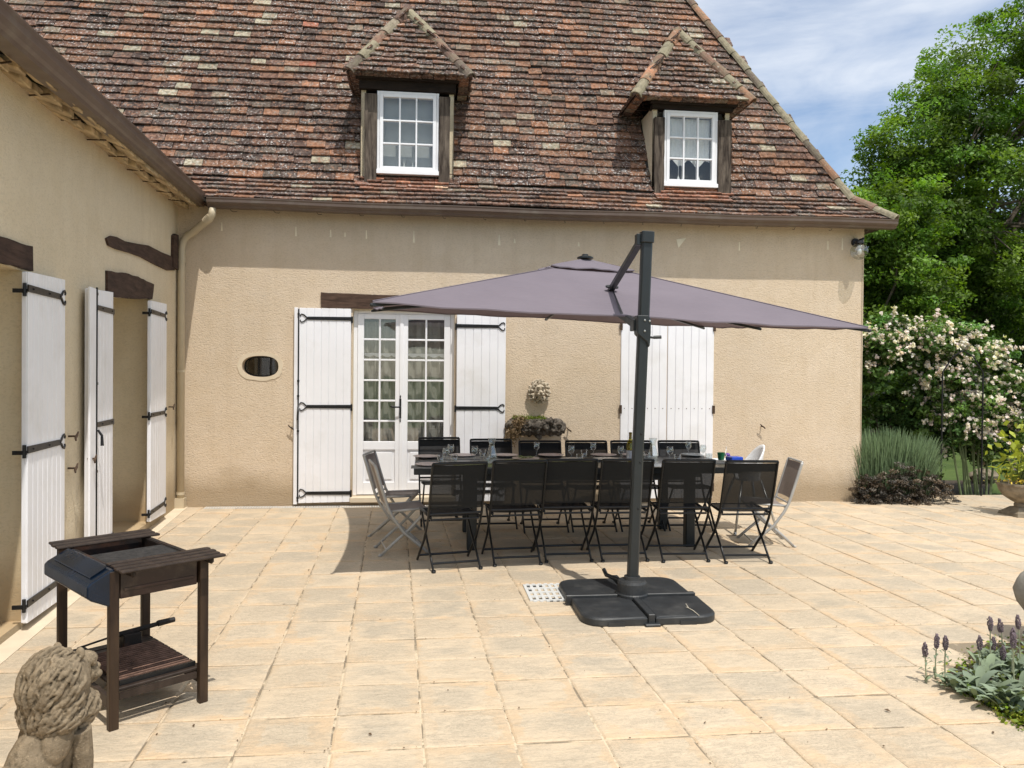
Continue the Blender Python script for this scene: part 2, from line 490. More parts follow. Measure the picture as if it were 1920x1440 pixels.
M['char'] = pmat('charred_metal', (.014, .011, .010), .6, .3, var=.6, vs=14, bs=.3, dirt=(.10, .04, .02), dirtscale=6)
M['grate'] = pmat('rusty_grate', (.15, .085, .06), .75, .2, var=.5, vs=20, bs=.3)
M['firebox'] = pmat('brown_enamel', (.022, .009, .007), .35, .1, var=.5, vs=5, dirt=(.10, .07, .05), dirtscale=6)
M['blue'] = pmat('dark_blue_enamel', (.004, .012, .028), .25, .2, var=.5, vs=4)
M['grille'] = pmat('white_grille', (.60, .60, .58), .5, var=.05)
M['hiplast'] = pmat('white_moulded_plastic', (.82, .82, .82), .35, var=.02)
M['steel'] = pmat('brushed_steel', (.55, .55, .54), .3, .9, var=.1)
M['soil'] = pmat('dark_soil', (.05, .035, .022), .98, var=.5, vs=15, bs=1, bscale=30, bdist=.02)
M['bark'] = pmat('tree_bark', (.10, .08, .06), .95, var=.4, vs=8, bs=.9, bscale=12, bdist=.03)
M['genoise'] = pmat('eave_stone', (.50, .39, .24), .95, var=.35, vs=9, bs=.7, bscale=25, bdist=.01, dirt=(.16, .11, .07), dirtscale=5)

# =================================================================== SETTING
def in_patio(x, y):
    if y > D + .02 and x < 5.66: return False
    if y > D + .35: return False
    # rounded far right corner of the terrace
    if x > 7.6:
        t = (x - 7.6)
        if y > D + .35 - .22 * t ** 1.35: return False
    # planting bed at the near right corner
    return not in_bed(x, y)

BED = [gz(1772, 1262), gz(1812, 1300), gz(1925, 1372), gz(1990, 1300), gz(1990, 1200), gz(1850, 1205)]
BEDP = [(p.x, p.y) for p in BED]
def inpoly(x, y, P):
    c = False; j = len(P) - 1
    for i in range(len(P)):
        if (P[i][1] > y) != (P[j][1] > y) and x < (P[j][0] - P[i][0]) * (y - P[i][1]) / (P[j][1] - P[i][1]) + P[i][0]: c = not c
        j = i
    return c
def in_bed(x, y): return inpoly(x, y, BEDP)

# ground sheet to the horizon
g_ = MB(); S = 400
g_.quad((-S, -S, -.16), (S, -S, -.16), (S, S, -.16), (-S, S, -.16))
lawn_m, nt = newmat('lawn_grass'); g = N(nt)
co = g.n('ShaderNodeNewGeometry').outputs['Position']
c = g.mix(g.ramp(g.noise(co, 1.2, 5), [(.35, 0), (.7, 1)]), (.06, .10, .025), (.11, .16, .04))
c = g.mix(g.ramp(g.noise(co, 30, 3), [(.5, 0), (.7, .5)]), c, (.14, .17, .05))
g.out(g.bsdf(c, .9, 0, g.bump(g.noise(co, 60, 3), 1, .03), .2))
tag(obj('lawn', g_, lawn_m), 'green lawn stretching away beyond the paved terrace', 'lawn', kind='structure')

# mortar bed of the terrace, polygonised as a fan of strips so it ends at the rounded corner
mb = MB()
xs = [-4.5 + .25 * i for i in range(int(14.5 / .25) + 1)]
def ytop(x):
    if x < 5.66: return D + .02
    if x <= 7.6: return D + .35
    return D + .35 - .22 * (x - 7.6) ** 1.35
for a, b in zip(xs[:-1], xs[1:]):
    ya, yb = ytop(a + 1e-6), ytop(b - 1e-6)
    mb.add([(a, -4, -.15), (b, -4, -.15), (b, yb, -.15), (a, ya, -.15), (a, -4, -.006), (b, -4, -.006), (b, yb, -.006), (a, ya, -.006)],
           [(4, 5, 6, 7), (2, 3, 7, 6)])
patio = obj('terrace', mb, M['joint']); tag(patio, 'sandy mortar bed of the paved terrace', 'terrace', kind='structure')

# slabs
rows = [3.28, 3.63, 3.98, 4.31, 4.66, 5.045, 5.43, 5.84]
ys = [r * .9938 + .045 for r in rows]
while ys[-1] < D + .4: ys.append(ys[-1] + .405)
while ys[0] > -4: ys.insert(0, ys[0] - .37)
mb = MB(); R2 = random.Random(3)
def colx(k, y): return -.39 + .395 * k - .040 * (y - 3.22)
for yi in range(len(ys) - 1):
    y0, y1 = ys[yi], ys[yi + 1]
    for k in range(-10, 29):
        gx = .0036 + R2.random() * .003
        pts = []
        sh = R2.uniform(-.003, .003)
        for (kk, yy) in ((k, y0), (k + 1, y0), (k + 1, y1), (k, y1)):
            pts.append([colx(kk, yy), yy])
        cx = sum(p[0] for p in pts) / 4; cy = sum(p[1] for p in pts) / 4
        # left edge of the paving follows the wing wall
        wall_x = CN.x + (D - cy) * (WD.x / -WD.y)
        if cx < wall_x - .3 or not in_patio(cx, cy): continue
        if y1 > D and cx < 5.66: y1c = D + .015
        else: y1c = y1
        if y1c < y0 + .05: continue
        r = R2.random()
        nx = 6; ring = []
        X0 = pts[0][0] + gx; X1 = pts[1][0] - gx
        Y0 = y0 + gx; Y1 = min(y1, y1c) - gx
        sl = -.040
        per = []
        for i in range(nx): per.append((X0 + (X1 - X0) * i / nx, Y0))
        for i in range(nx): per.append((X1, Y0 + (Y1 - Y0) * i / nx))
        for i in range(nx): per.append((X1 + (X0 - X1) * i / nx, Y1))
        for i in range(nx): per.append((X0, Y1 + (Y0 - Y1) * i / nx))
        per = [(p[0] + sl * (p[1] - Y0) + R2.uniform(-.0022, .0022), p[1] + R2.uniform(-.0022, .0022)) for p in per]
        n = len(per); z = R2.uniform(-.0018, .0018)
        tx, ty = R2.uniform(-.006, .006), R2.uniform(-.006, .006)
        def zz(p): return z + tx * (p[0] - cx) + ty * (p[1] - cy)
        vs = []; cs = []
        for (ins, dz) in ((0, -.012), (0, -.004), (.010, 0)):
            for p in per:
                q = (p[0] + (cx - p[0]) * ins / .2, p[1] + (cy - p[1]) * ins / .2)
                vs.append((q[0], q[1], zz(q) + dz))
                cs.append(((q[0] - X0 - sl * (q[1] - Y0)) / (X1 - X0), (q[1] - Y0) / (Y1 - Y0 + 1e-6), r))
        b = len(mb.v)
        mb.v += vs; mb.c += cs; mb.hascol = True
        for lv in range(2):
            for i in range(n):
                mb.f.append((b + lv * n + i, b + lv * n + (i + 1) % n, b + (lv + 1) * n + (i + 1) % n, b + (lv + 1) * n + i))
        mb.f.append(tuple(b + 2 * n + i for i in range(n)))
slabs = obj('terrace_paving', mb, M['slab'])
tag(slabs, 'square cream stone effect slabs with sandy joints paving the terrace', 'paving', kind='structure')

# smooth concrete strip along the wing wall
mb = MB()
for s0 in [x * .5 for x in range(0, 15)]:
    mb.fprism(lambda u, n, z: WM(u, z, n), [(s0, -.02), (s0 + .499, -.02), (s0 + .499, .13), (s0, .13)], -.01, .006)
strip = obj('concrete_strip', mb, M['plaster']); tag(strip, 'pale mortar strip at the foot of the left wall', 'paving', kind='structure')

# =================================================================== FARMHOUSE
house = thing('farmhouse', 'beige rendered farmhouse with a steep brown tiled roof and white shutters', 'house', (1.5, D, 0))
def hp(name, mb, mat, **k): return obj(name, mb, mat, house, world=True, **k)

EY = D - .30          # outer face of the gutter
WT = 3.60             # wall top
# ---- facade wall with door opening, oval opening
mb = MB()
def wq(x0, x1, z0, z1): mb.quad((x0, D, z0), (x1, D, z0), (x1, D, z1), (x0, D, z1))
dx0, dx1, dz0, dz1 = -.886, .345, .115, 2.378
ox0, ox1, oz0, oz1 = -2.30, -1.64, 1.42, 1.93
wq(-2.93, ox0, -.03, WT); wq(ox0, ox1, -.03, oz0); wq(ox0, ox1, oz1, WT); wq(ox1, dx0, -.03, WT)
wq(dx0, dx1, -.03, dz0); wq(dx0, dx1, dz1, WT); wq(dx1, 5.66, -.03, WT)
OC = Vector((-1.972, D, 1.680)); OA, OB, NS = .212, .126, 40
def sup(a, A, B, e=2.5):
    c, s_ = cos(a), sin(a)
    return (math.copysign(abs(c) ** (2 / e), c) * A, math.copysign(abs(s_) ** (2 / e), s_) * B)
ins, outr = [], []
for k in range(NS):
    a = 2 * pi * k / NS; p = sup(a, OA, OB)
    ins.append(Vector((OC.x + p[0], D, OC.z + p[1])))
    c, s_ = cos(a), sin(a)
    tx = min(((ox1 - OC.x) if c > 0 else (ox0 - OC.x)) / c if abs(c) > 1e-6 else 1e9, ((oz1 - OC.z) if s_ > 0 else (oz0 - OC.z)) / s_ if abs(s_) > 1e-6 else 1e9)
    outr.append(Vector((OC.x + c * tx, D, OC.z + s_ * tx)))
corners = [(ox1, oz1), (ox0, oz1), (ox0, oz0), (ox1, oz0)]
for k in range(NS):
    k2 = (k + 1) % NS
    mb.add([ins[k], ins[k2], outr[k2], outr[k]], [(0, 1, 2, 3)])
    for cx_, cz_ in corners:      # fill rect corners
        a0, a1 = outr[k], outr[k2]
        if (abs(a0.x - cx_) < 1e-6) != (abs(a1.x - cx_) < 1e-6) and (abs(a0.z - cz_) < 1e-6) != (abs(a1.z - cz_) < 1e-6) and (abs(a0.x - cx_) < .25 and abs(a0.z - cz_) < .2):
            mb.add([a0, a1, (cx_, D, cz_)], [(0, 1, 2)])
# reveals of the oval
for k in range(NS):
    k2 = (k + 1) % NS
    mb.add([ins[k], ins[k2], ins[k2] + Vector((0, .25, 0)), ins[k] + Vector((0, .25, 0))], [(0, 1, 2, 3)])
facade = hp('facade_wall', mb, M['facade'])
mb = MB()   # right gable wall, butted behind the facade corner
mb.box(5.655, 5.66, D + .002, D + 6.5, -.15, WT)
mb.box(-2.93, 5.65, D + 6.3, D + 6.5, -.15, WT)
hp('end_wall', mb, M['facade'])
# door reveals
mb = MB()
mb.quad((dx0, D, dz0), (dx0, D + .12, dz0), (dx0, D + .12, dz1), (dx0, D, dz1))
mb.quad((dx1, D, dz0), (dx1, D + .12, dz0), (dx1, D + .12, dz1), (dx1, D, dz1))
mb.quad((dx0, D, dz1), (dx1, D, dz1), (dx1, D + .12, dz1), (dx0, D + .12, dz1))
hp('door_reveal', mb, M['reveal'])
mb = MB(); mb.box(dx0 - .02, dx1 + .02, D - .07, D + .4, .045, .112)
hp('door_sill', mb, M['plaster'], bevel=.008)

# oval window
mb = MB()
rb = random.Random(5)
ring = []
for k in range(NS):
    a = 2 * pi * k / NS; q = sup(a, OA + .050 + rb.uniform(-.008, .010), OB + .045 + rb.uniform(-.006, .008))
    ring.append(Vector((OC.x + q[0], D - .006, OC.z + q[1])))
for k in range(NS):
    k2 = (k + 1) % NS
    i0 = ins[k] + Vector((0, -.006, 0)); i1 = ins[k2] + Vector((0, -.006, 0))
    mb.add([i0, i1, ring[k2], ring[k]], [(0, 1, 2, 3)])
    mb.add([ring[k], ring[k2], ring[k2] + Vector((0, .006, 0)), ring[k] + Vector((0, .006, 0))], [(0, 1, 2, 3)])
ow = hp('oval_window', mb, M['plaster'])
mb = MB(); mb.box(OC.x - .26, OC.x + .26, D + .14, D + .145, OC.z - .17, OC.z + .17); obj('glass_pane', mb, M['glass'], ow)
mb = MB()
mb.tube([(OC.x - .05, D + .13, OC.z - .15), (OC.x - .05, D + .13, OC.z + .15)], .008)
pts = []
for k in range(NS):
    a = 2 * pi * k / NS; q = sup(a, OA - .004, OB - .004); pts.append((OC.x + q[0], D + .12, OC.z + q[1]))
mb.tube(pts + [pts[0]], .014, 6)
obj('window_frame', mb, M['iron'], ow)
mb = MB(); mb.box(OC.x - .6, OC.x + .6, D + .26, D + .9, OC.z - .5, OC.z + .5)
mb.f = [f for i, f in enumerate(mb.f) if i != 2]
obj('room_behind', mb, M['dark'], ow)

# ---- wing wall (left)
mb = MB()
WTP = [(-1, 3.64), (0, 3.60), (1.55, 3.51), (2.47, 3.46), (3.2, 3.425), (3.7, 3.40), (4.76, 3.355), (12, 3.05)]
def wtop(s):
    for (a, za), (b, zb) in zip(WTP[:-1], WTP[1:]):
        if s <= b: return za + (zb - za) * (s - a) / (b - a)
def wz(s): return -.04
def wstrip(s0, s1, za0, zb0, za1, zb1):
    mb.quad(WM(s0, 0, za0), WM(s1, 0, zb0), WM(s1, 0, zb1), WM(s0, 0, za1))
S1a, S1b = 4.445, 5.75      # near doorway
S2a, S2b = 1.275, 2.62      # far doorway
z1t = lambda s: 2.215 - .0 * (s - 4.4)
z2t = lambda s: 2.345 - .085 * (s - 1.26)
wstrip(0, S2a, -.04, -.04, wtop(0), wtop(S2a))
wstrip(S2a, S2b, z2t(S2a), z2t(S2b), wtop(S2a), wtop(S2b))
wstrip(S2a, S2b, -.04, -.04, .075, .075)
wstrip(S2b, S1a, -.04, -.04, wtop(S2b), wtop(S1a))
wstrip(S1a, S1b, z1t(S1a), z1t(S1b), wtop(S1a), wtop(S1b))
wstrip(S1a, S1b, -.04, -.04, .05, .05)
wstrip(S1b, 9.3, -.04, -.04, wtop(S1b), wtop(9.3))
hp('wing_wall', mb, M['wing'])
# reveals
mb = MB(); DP = -.62
for (a, b, zt, zb) in ((S1a, S1b, z1t, .05), (S2a, S2b, z2t, .075)):
    mb = MB()
    for s_ in (a, b):
        mb.quad(WM(s_, 0, zb), WM(s_, DP, zb), WM(s_, DP, zt(s_)), WM(s_, 0, zt(s_)))
    mb.quad(WM(a, 0, zb), WM(b, 0, zb), WM(b, DP, zb), WM(a, DP, zb))
    mb.quad(WM(a, 0, zt(a)), WM(b, 0, zt(b)), WM(b, DP, zt(b)), WM(a, DP, zt(a)))
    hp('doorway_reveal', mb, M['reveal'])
# doors deep in the two wing doorways
for (a, b, zt, zb) in ((S1a, S1b, z1t, .05), (S2a, S2b, z2t, .075)):
    mb = MB(); mb.fbox(WM, a, b, DP - .04, DP + .002, zb, min(zt(a), zt(b)))
    dd = hp('wing_door', mb, M['white_old'])
    mb = MB(); mb.fbox(WM, a + .15, b - .15, DP + .003, DP + .008, .9, 2.0); obj('glass_pane', mb, M['glass'], dd)

# lintels
def jag(pts, amp, rr):
    out = []
    for i in range(len(pts)):
        a, b = Vector(pts[i]), Vector(pts[(i + 1) % len(pts)])
        n = max(1, int((b - a).length / .09))
        for k in range(n):
            q = a.lerp(b, k / n); out.append((q.x + rr.uniform(-amp, amp), q.y + rr.uniform(-amp, amp)))
    return out
rr = random.Random(2)
mb = MB(); mb.fprism(FM, jag([(-1.267, 2.395), (.46, 2.385), (.46, 2.545), (-1.267, 2.575)], .004, rr), -.03, .022); hp('door_lintel', mb, M['beamx'])
p = [wp(0, 452), wp(55, 462), wp(56, 507), wp(0, 505)]; p = [(p[0][0] + 1.0, p[0][1] - .02), p[1], p[2], (p[3][0] + 1.0, p[3][1])]
mb = MB(); mb.fprism(WM, jag(p, .005, rr), -.05, .02); hp('door_lintel', mb, M['beam'])
p = [wp(197, 507), wp(225, 511), wp(255, 519), wp(285, 532), wp(284, 545), wp(282, 561), wp(240, 559), wp(197, 556)]
mb = MB(); mb.fprism(WM, jag(p, .006, rr), -.05, .02); hp('door_lintel', mb, M['beam'])
p = [wp(196, 447), wp(205, 442), wp(215, 444), wp(230, 452), wp(255, 457), wp(275, 460), wp(300, 473), wp(318, 480), wp(327, 492), wp(325, 507), wp(312, 507), wp(290, 497), wp(262, 482), wp(240, 474), wp(215, 467), wp(200, 460)]
mb = MB(); mb.fprism(WM, p, -.02, .018)
p = [wp(320.5, 442), wp(324, 438), wp(330, 441), wp(330, 506), wp(320, 500)]; mb.fprism(WM, p, -.02, .03)
hp('curved_timber', mb, M['beam'])

# ---- gutters (ogee section swept)
def ogee(zt, h=.105, w=.13):
    return [(0, zt), (.004, zt + .004), (-.012, zt + .004), (-.012, zt - .006), (-.006, zt - .022), (-.006, zt - .05), (.012, zt - .07), (.03, zt - .082), (.04, zt - h), (w, zt - h), (w, zt)]
mb = MB()
prof = ogee(0)
def sweep(mb, path, prof):   # path: list of (origin, inward dir)
    k = len(prof); vs = []
    for o_, d_ in path:
        for (a, z) in prof: vs.append(Vector(o_) + Vector(d_) * a + Vector((0, 0, z)))
    n = len(path)
    fs = [(i * k + j, i * k + (j + 1) % k, (i + 1) * k + (j + 1) % k, (i + 1) * k + j) for i in range(n - 1) for j in range(k)]
    fs += [tuple(range(k - 1, -1, -1)), tuple((n - 1) * k + j for j in range(k))]
    mb.add(vs, fs)
gl = fy(387, 370, EY); gr_ = fy(1684, 412, EY)
path = []
for i in range(30):
    t = i / 29; x = gl.x + (gr_.x - gl.x) * t
    z = gl.z + (gr_.z - gl.z) * t - .012 * sin(pi * t) + .004 * sin(t * 23)
    path.append(((x, EY, z), (0, 1, 0)))
sweep(mb, path, prof)
gut = hp('facade_gutter', mb, M['gutter'])
mb = MB()
for i in range(18):
    x = gl.x + .25 + i * .49; z = gl.z - .118
    if x > gr_.x - .2: break
    mb.tube([(x, EY + .05, z), (x + .01, EY + .10, z - .014), (x + .035, EY + .16, z - .004), (x + .04, EY + .2, z + .01)], .004, 5)
obj('gutter_clip', mb, M['gutter'], gut)
mb = MB(); path = []
GN = .335
for i in range(14):
    t = i / 13; s_ = -.055 + t * 7.2 if i else -.045
    z0_ = 3.690 - .0578 * (s_ + .06) 
    path.append((WM(s_, GN, z0_), -WN))
sweep(mb, path, [(a, z * 1.28) for a, z in ogee(0, .098, .14)])
hp('wing_gutter', mb, M['gutter'])

# ---- eave soffits
mb = MB(); mb.box(-2.6, 5.92, D - .17, D - .001, WT - .035, WT - .01)
mb.box(5.66, 5.93, D - .17, D + 6.5, WT - .035, WT - .01)
hp('eave_soffit', mb, M['beam'])
mb = MB(); r3 = random.Random(9); s_ = -.02
while s_ < 6.8:
    w = r3.uniform(.10, .20)
    zt = wtop(s_) + .01
    for lay in range(2):
        n0, n1 = (-.02, .13 + r3.uniform(-.03, .03)) if lay == 0 else (.115, .24)
        zb = zt - .035 + lay * .035 + r3.uniform(-.012, .012)
        zb2 = zb - .055 + r3.uniform(-.01, .01)
        if lay: zb -= .03; zb2 -= .02
        a = r3.uniform(-.02, .02)
        mb.hexa([WM(s_ + .006, n0, zb), WM(s_ + w, n0, zb), WM(s_ + w + a, n1, zb2), WM(s_ + .006 + a, n1, zb2), WM(s_ + .006, n0, zb + .05), WM(s_ + w, n0, zb + .05), WM(s_ + w + a, n1, zb2 + .05), WM(s_ + .006 + a, n1, zb2 + .05)])
    s_ += w + .008
gen = hp('stone_eave', mb, M['genoise'], bevel=.006)
mb = MB()
for i in range(12):
    s_ = .5 + i * .55
    mb.bar(WM(s_, .0, wtop(s_) - .045), WM(s_ + .24, .20, wtop(s_) - .105), .009, .009)
obj('iron_bracket', mb, M['rust'], gen)
mb = MB(); mb.fprism(lambda s, n, z: WM(s, z, n), [(-.05, -.02), (7, -.02), (7, .30), (-.05, .30)], 3.70, 3.71)
# backing board above the stones following the slope
mb = MB(); mb.hexa([WM(-.05, -.02, 3.63), WM(7, -.02, 3.30), WM(7, .22, 3.27), WM(-.05, .22, 3.60), WM(-.05, -.02, 3.66), WM(7, -.02, 3.34), WM(7, .22, 3.31), WM(-.05, .22, 3.64)])
obj('eave_board', mb, M['beam'], gen)

# ---- downpipe
mb = MB()
px = Vector((-2.865, D - .06, 0)); top = Vector((fy(398, 385, D - .24).x, D - .24, 3.50))
pts = [top, top - Vector((0.0, 0, .07)), top + Vector((-.035, .02, -.12)), top + Vector((-.10, .06, -.155)), Vector((-2.73, D - .10, 3.235)), Vector((-2.80, D - .075, 3.20)), Vector((-2.85, D - .06, 3.14)), Vector((-2.865, D - .06, 3.05)), Vector((-2.865, D - .06, .03))]
mb.tube(pts, [.042] * 9, 14)
dp = hp('downpipe', mb, M['pipe'], smooth=True)
mb = MB()
for i in range(5):
    t = i / 5; a = Vector(pts[1]).lerp(Vector(pts[3]), .2 + t * .8)
    mb.tube([a, a + Vector((-.008, .004, -.01))], .047, 14)
for z in (.16, 1.6, 2.9): mb.tube([(-2.865, D - .06, z), (-2.865, D - .06, z + .03)], .047, 14)
mb.box(-2.92, -2.81, D - .115, D - .01, .0, .12)
obj('pipe_collar', mb, M['pipe'], dp)

# ---- shutters
def fork(mb, Mf, u_end, u0, z, n, dirn, sz=1.0):
    """wrought hinge strap from the pin u0 to the forked end u_end"""
    h = .022 * sz
    mb.fprism(Mf, [(u0, z - h), (u_end - dirn * .07, z - h * .85), (u_end - dirn * .07, z + h * .85), (u0, z + h)], n, n + .008)
    for sg in (-1, 1):
        pts = [(0, 0), (.028, .012), (.058, .040), (.085, .048), (.100, .034), (.098, .018)]
        P = [Mf(u_end - dirn * (.085 - a), n + .005, z + sg * b * sz) for a, b in pts]
        mb.tube(P, [.009, .008, .0075, .007, .0065, .005], 6)
    for t in (.12, .55): mb.ball(Mf(u0 + (u_end - u0) * t, n + .009, z), .007, 6, 4)
    return mb

def shutter(name, Mf, ua, ub, zA, zB, straps, hinge, label=None, n0=.02, t=.035, planks=6, rod=None, drop=True):
    """zA=(bottom,top) at ua, zB at ub; hinge 'a' or 'b'"""
    mb = MB(); g0 = .003
    for i in range(planks):
        f0, f1 = i / planks, (i + 1) / planks
        u0 = ua + (ub - ua) * f0; u1 = ua + (ub - ua) * f1
        u0 += g0 * (1 if ub > ua else -1); u1 -= g0 * (1 if ub > ua else -1)
        mb.fbox(Mf, u0, u1, n0 + .006, n0 + t, zA[0] + (zB[0] - zA[0]) * f0, zA[1] + (zB[1] - zA[1]) * f0, zA[0] + (zB[0] - zA[0]) * f1, zA[1] + (zB[1] - zA[1]) * f1)
    mb.fbox(Mf, ua, ub, n0, n0 + t - .008, zA[0] + .004, zA[1] - .004, zB[0] + .004, zB[1] - .004)
    sh = hp(name, mb, M['white'], bevel=.0025)
    if label: sh['label'] = label
    dirn = 1 if ub > ua else -1
    for (z) in straps:
        mb = MB()
        if hinge == 'a':
            fork(mb, Mf, ub - dirn * .03, ua - dirn * .01, z, n0 + t, dirn)
            pu = ua - dirn * .012
        else:
            fork(mb, Mf, ua + dirn * .03, ub + dirn * .01, z, n0 + t, -dirn)
            pu = ub + dirn * .012
        mb.tube([Mf(pu, n0 + t * .6, z - .05), Mf(pu, n0 + t * .6, z + .03)], .011, 8)
        mb.fbox(Mf, pu - .006, pu + .006, -.02, n0 + t, z - .03, z - .005)
        obj('hinge_strap', mb, M['iron'], sh)
    if rod:
        mb = MB(); mb.tube([Mf(rod, n0 + t + .008, zA[0] + .02), Mf(rod, n0 + t + .008, zA[1] - .01)], .008, 8)
        zc = (zA[0] + zA[1]) / 2
        for z in (zA[0] + .06, zc - .35, zc + .33, zA[1] - .07): mb.fbox(Mf, rod - .014, rod + .014, n0 + t, n0 + t + .016, z, z + .02)
        mb.tube([Mf(rod, n0 + t + .02, zc - .02), Mf(rod + .012, n0 + t + .05, zc - .06), Mf(rod + .02, n0 + t + .055, zc - .14)], [.009, .010, .013], 7)
        obj('locking_rod', mb, M['iron'], sh)
    return sh

shutter('shutter', FM, -1.515, -.905, (.045, 2.385), (.055, 2.383), (2.262, 1.205, .165), 'b', planks=7)
shL = [o for o in COL.objects if o.name.startswith('shutter')][-1]
mb = MB(); mb.fbox(FM, -1.572, -1.527, .012, .05, .03, 2.388); hp('shutter_edge_board', mb, M['white'], bevel=.003)
mb = MB(); mb.tube([FM(-1.519, .058, .06), FM(-1.519, .058, 2.37)], .008, 8)
for z in (.1, .9, 1.32, 1.5, 2.3): mb.fbox(FM, -1.532, -1.506, .05, .066, z, z + .022)
mb.tube([FM(-1.52, .065, 1.20), FM(-1.515, .085, 1.15), FM(-1.52, .09, 1.04)], [.009, .012, .010], 7)
obj('locking_rod', mb, M['iron'], shL)
shutter('shutter', FM, .368, .972, (.05, 2.36), (.05, 2.358), (2.20, 1.195, .17), 'a', planks=6)
# closed pair on the right, slightly recessed into the wall line
for (a, b) in ((2.432, 3.030), (3.038, 3.645)):
    s_ = shutter('closed_shutter', FM, a, b, (.06, 2.42), (.06, 2.40), (), 'a', n0=-.006, t=.022, planks=6)
    mb = MB(); e = a if a < 3 else b
    for z in (2.24, 1.19, .2): mb.fbox(FM, e - .016, e + .016, .016, .03, z - .055, z + .05); 
    for k in range(6):
        for z in (2.27, 1.2): mb.ball(FM(a + (b - a) * (k + .5) / 6, .0165, z), .006, 6, 4)
    obj('hinge_pin', mb, M['rust'], s_)
mb = MB(); mb.fprism(FM, jag([(2.30, 2.425), (3.80, 2.42), (3.80, 2.57), (2.30, 2.58)], .004, rr), -.03, .02); hp('door_lintel', mb, M['beamx'])

# wing shutters
o_ = .03
sh1n = .03
a0 = wp(53, 509, .06); a1 = wp(123, 524.5, .06); b0 = wp(55.6, 1166, .06); b1 = wp(103, 1132, .06)
sN, sF = a0[0], a1[0]
def lin(p, q, s): return p[1] + (q[1] - p[1]) * (s - p[0]) / (q[0] - p[0])
zNb, zFb = lin(b0, b1, sN), lin(b0, b1, sF)
shutter('shutter', WM, sF, sN, (zFb, a1[1]), (zNb, a0[1]), (lin(a0, a1, sF + .3) - .115, lin(a0, a1, sF + .3) - 1.10, (zNb + zFb) / 2 + .13), 'b', n0=.024, planks=8)
a0 = wp(172, 541, .07); a1 = wp(212, 548, .06)
shutter('shutter', WM, a1[0], a0[0] + .02, (.075, a1[1]), (.06, a0[1]), (lin(a0, a1, 3.0) - .15, lin(a0, a1, 3.0) - 1.06, .24), 'a', n0=.028, planks=7, rod=a0[0] - .12)
mb = MB(); mb.fbox(WM, a0[0] - .06, a0[0] + .075, .067, .085, .06, a0[1] + .006); hp('shutter_edge_board', mb, M['white'], bevel=.003)
a0 = wp(283, 563, .06); a1 = wp(313, 570, .06); b0 = wp(283, 978, .06); b1 = wp(313, 960, .06)
sh3 = shutter('shutter', WM, a1[0], a0[0] - .02, (b1[1], a1[1]), (b0[1], a0[1]), (lin(a0, a1, 1.2) - .12, lin(a0, a1, 1.2) - 1.15, .20), 'b', n0=.024, planks=7)

# shutter catches
def catch(Mf, u, z, n=0.0, sc=1.0):
    mb = MB()
    mb.tube([Mf(u, n, z), Mf(u, n + .05 * sc, z)], .007, 6)
    mb.tube([Mf(u - .035 * sc, n + .055 * sc, z + .03 * sc), Mf(u - .008, n + .055 * sc, z + .005), Mf(u + .02 * sc, n + .055 * sc, z - .012), Mf(u + .03 * sc, n + .06 * sc, z - .03 * sc)], [.005, .009, .009, .006], 6)
    return hp('shutter_catch', mb, M['rust'])
catch(FM, 4.29, .975); catch(FM, -1.60, .95); catch(FM, 1.77, .93)
q = wp(128, 818); catch(WM, q[0], q[1]); q = wp(127, 878); catch(WM, q[0], q[1]); q = wp(172, 860, .08); catch(WM, q[0], q[1], .05); q = wp(316, 763); catch(WM, q[0], q[1])

# small paint scars under the eave, and a thin cable
mb = MB(); r4 = random.Random(4)
for (x, y, h) in ((416, 425, 16), (555, 434, 18), (620, 438, 14), (647, 440, 8), (687, 440, 16), (776, 444, 22), (936, 450, 20), (965, 452, 8), (1085, 458, 8), (1386, 462, 16), (1552, 460, 16), (1579, 458, 22)):
    a = fy(x, y - h / 2); b = fy(x, y + h / 2); w = r4.uniform(.009, .016)
    mb.add([(a.x - .006, D - .004, a.z), (a.x + .006, D - .004, a.z), (b.x + w, D - .004, b.z), (b.x - w, D - .004, b.z)], [(0, 1, 2, 3)])
a = fy(1268, 449); b = fy(1287, 446); c_ = fy(1272, 465)
mb.add([(a.x, D - .003, a.z), (b.x, D - .003, b.z), (c_.x + .03, D - .003, c_.z + .04), (c_.x, D - .003, c_.z)], [(0, 1, 2, 3)])
hp('plaster_scar', mb, pmat('bare_plaster', (.78, .70, .54), .9))

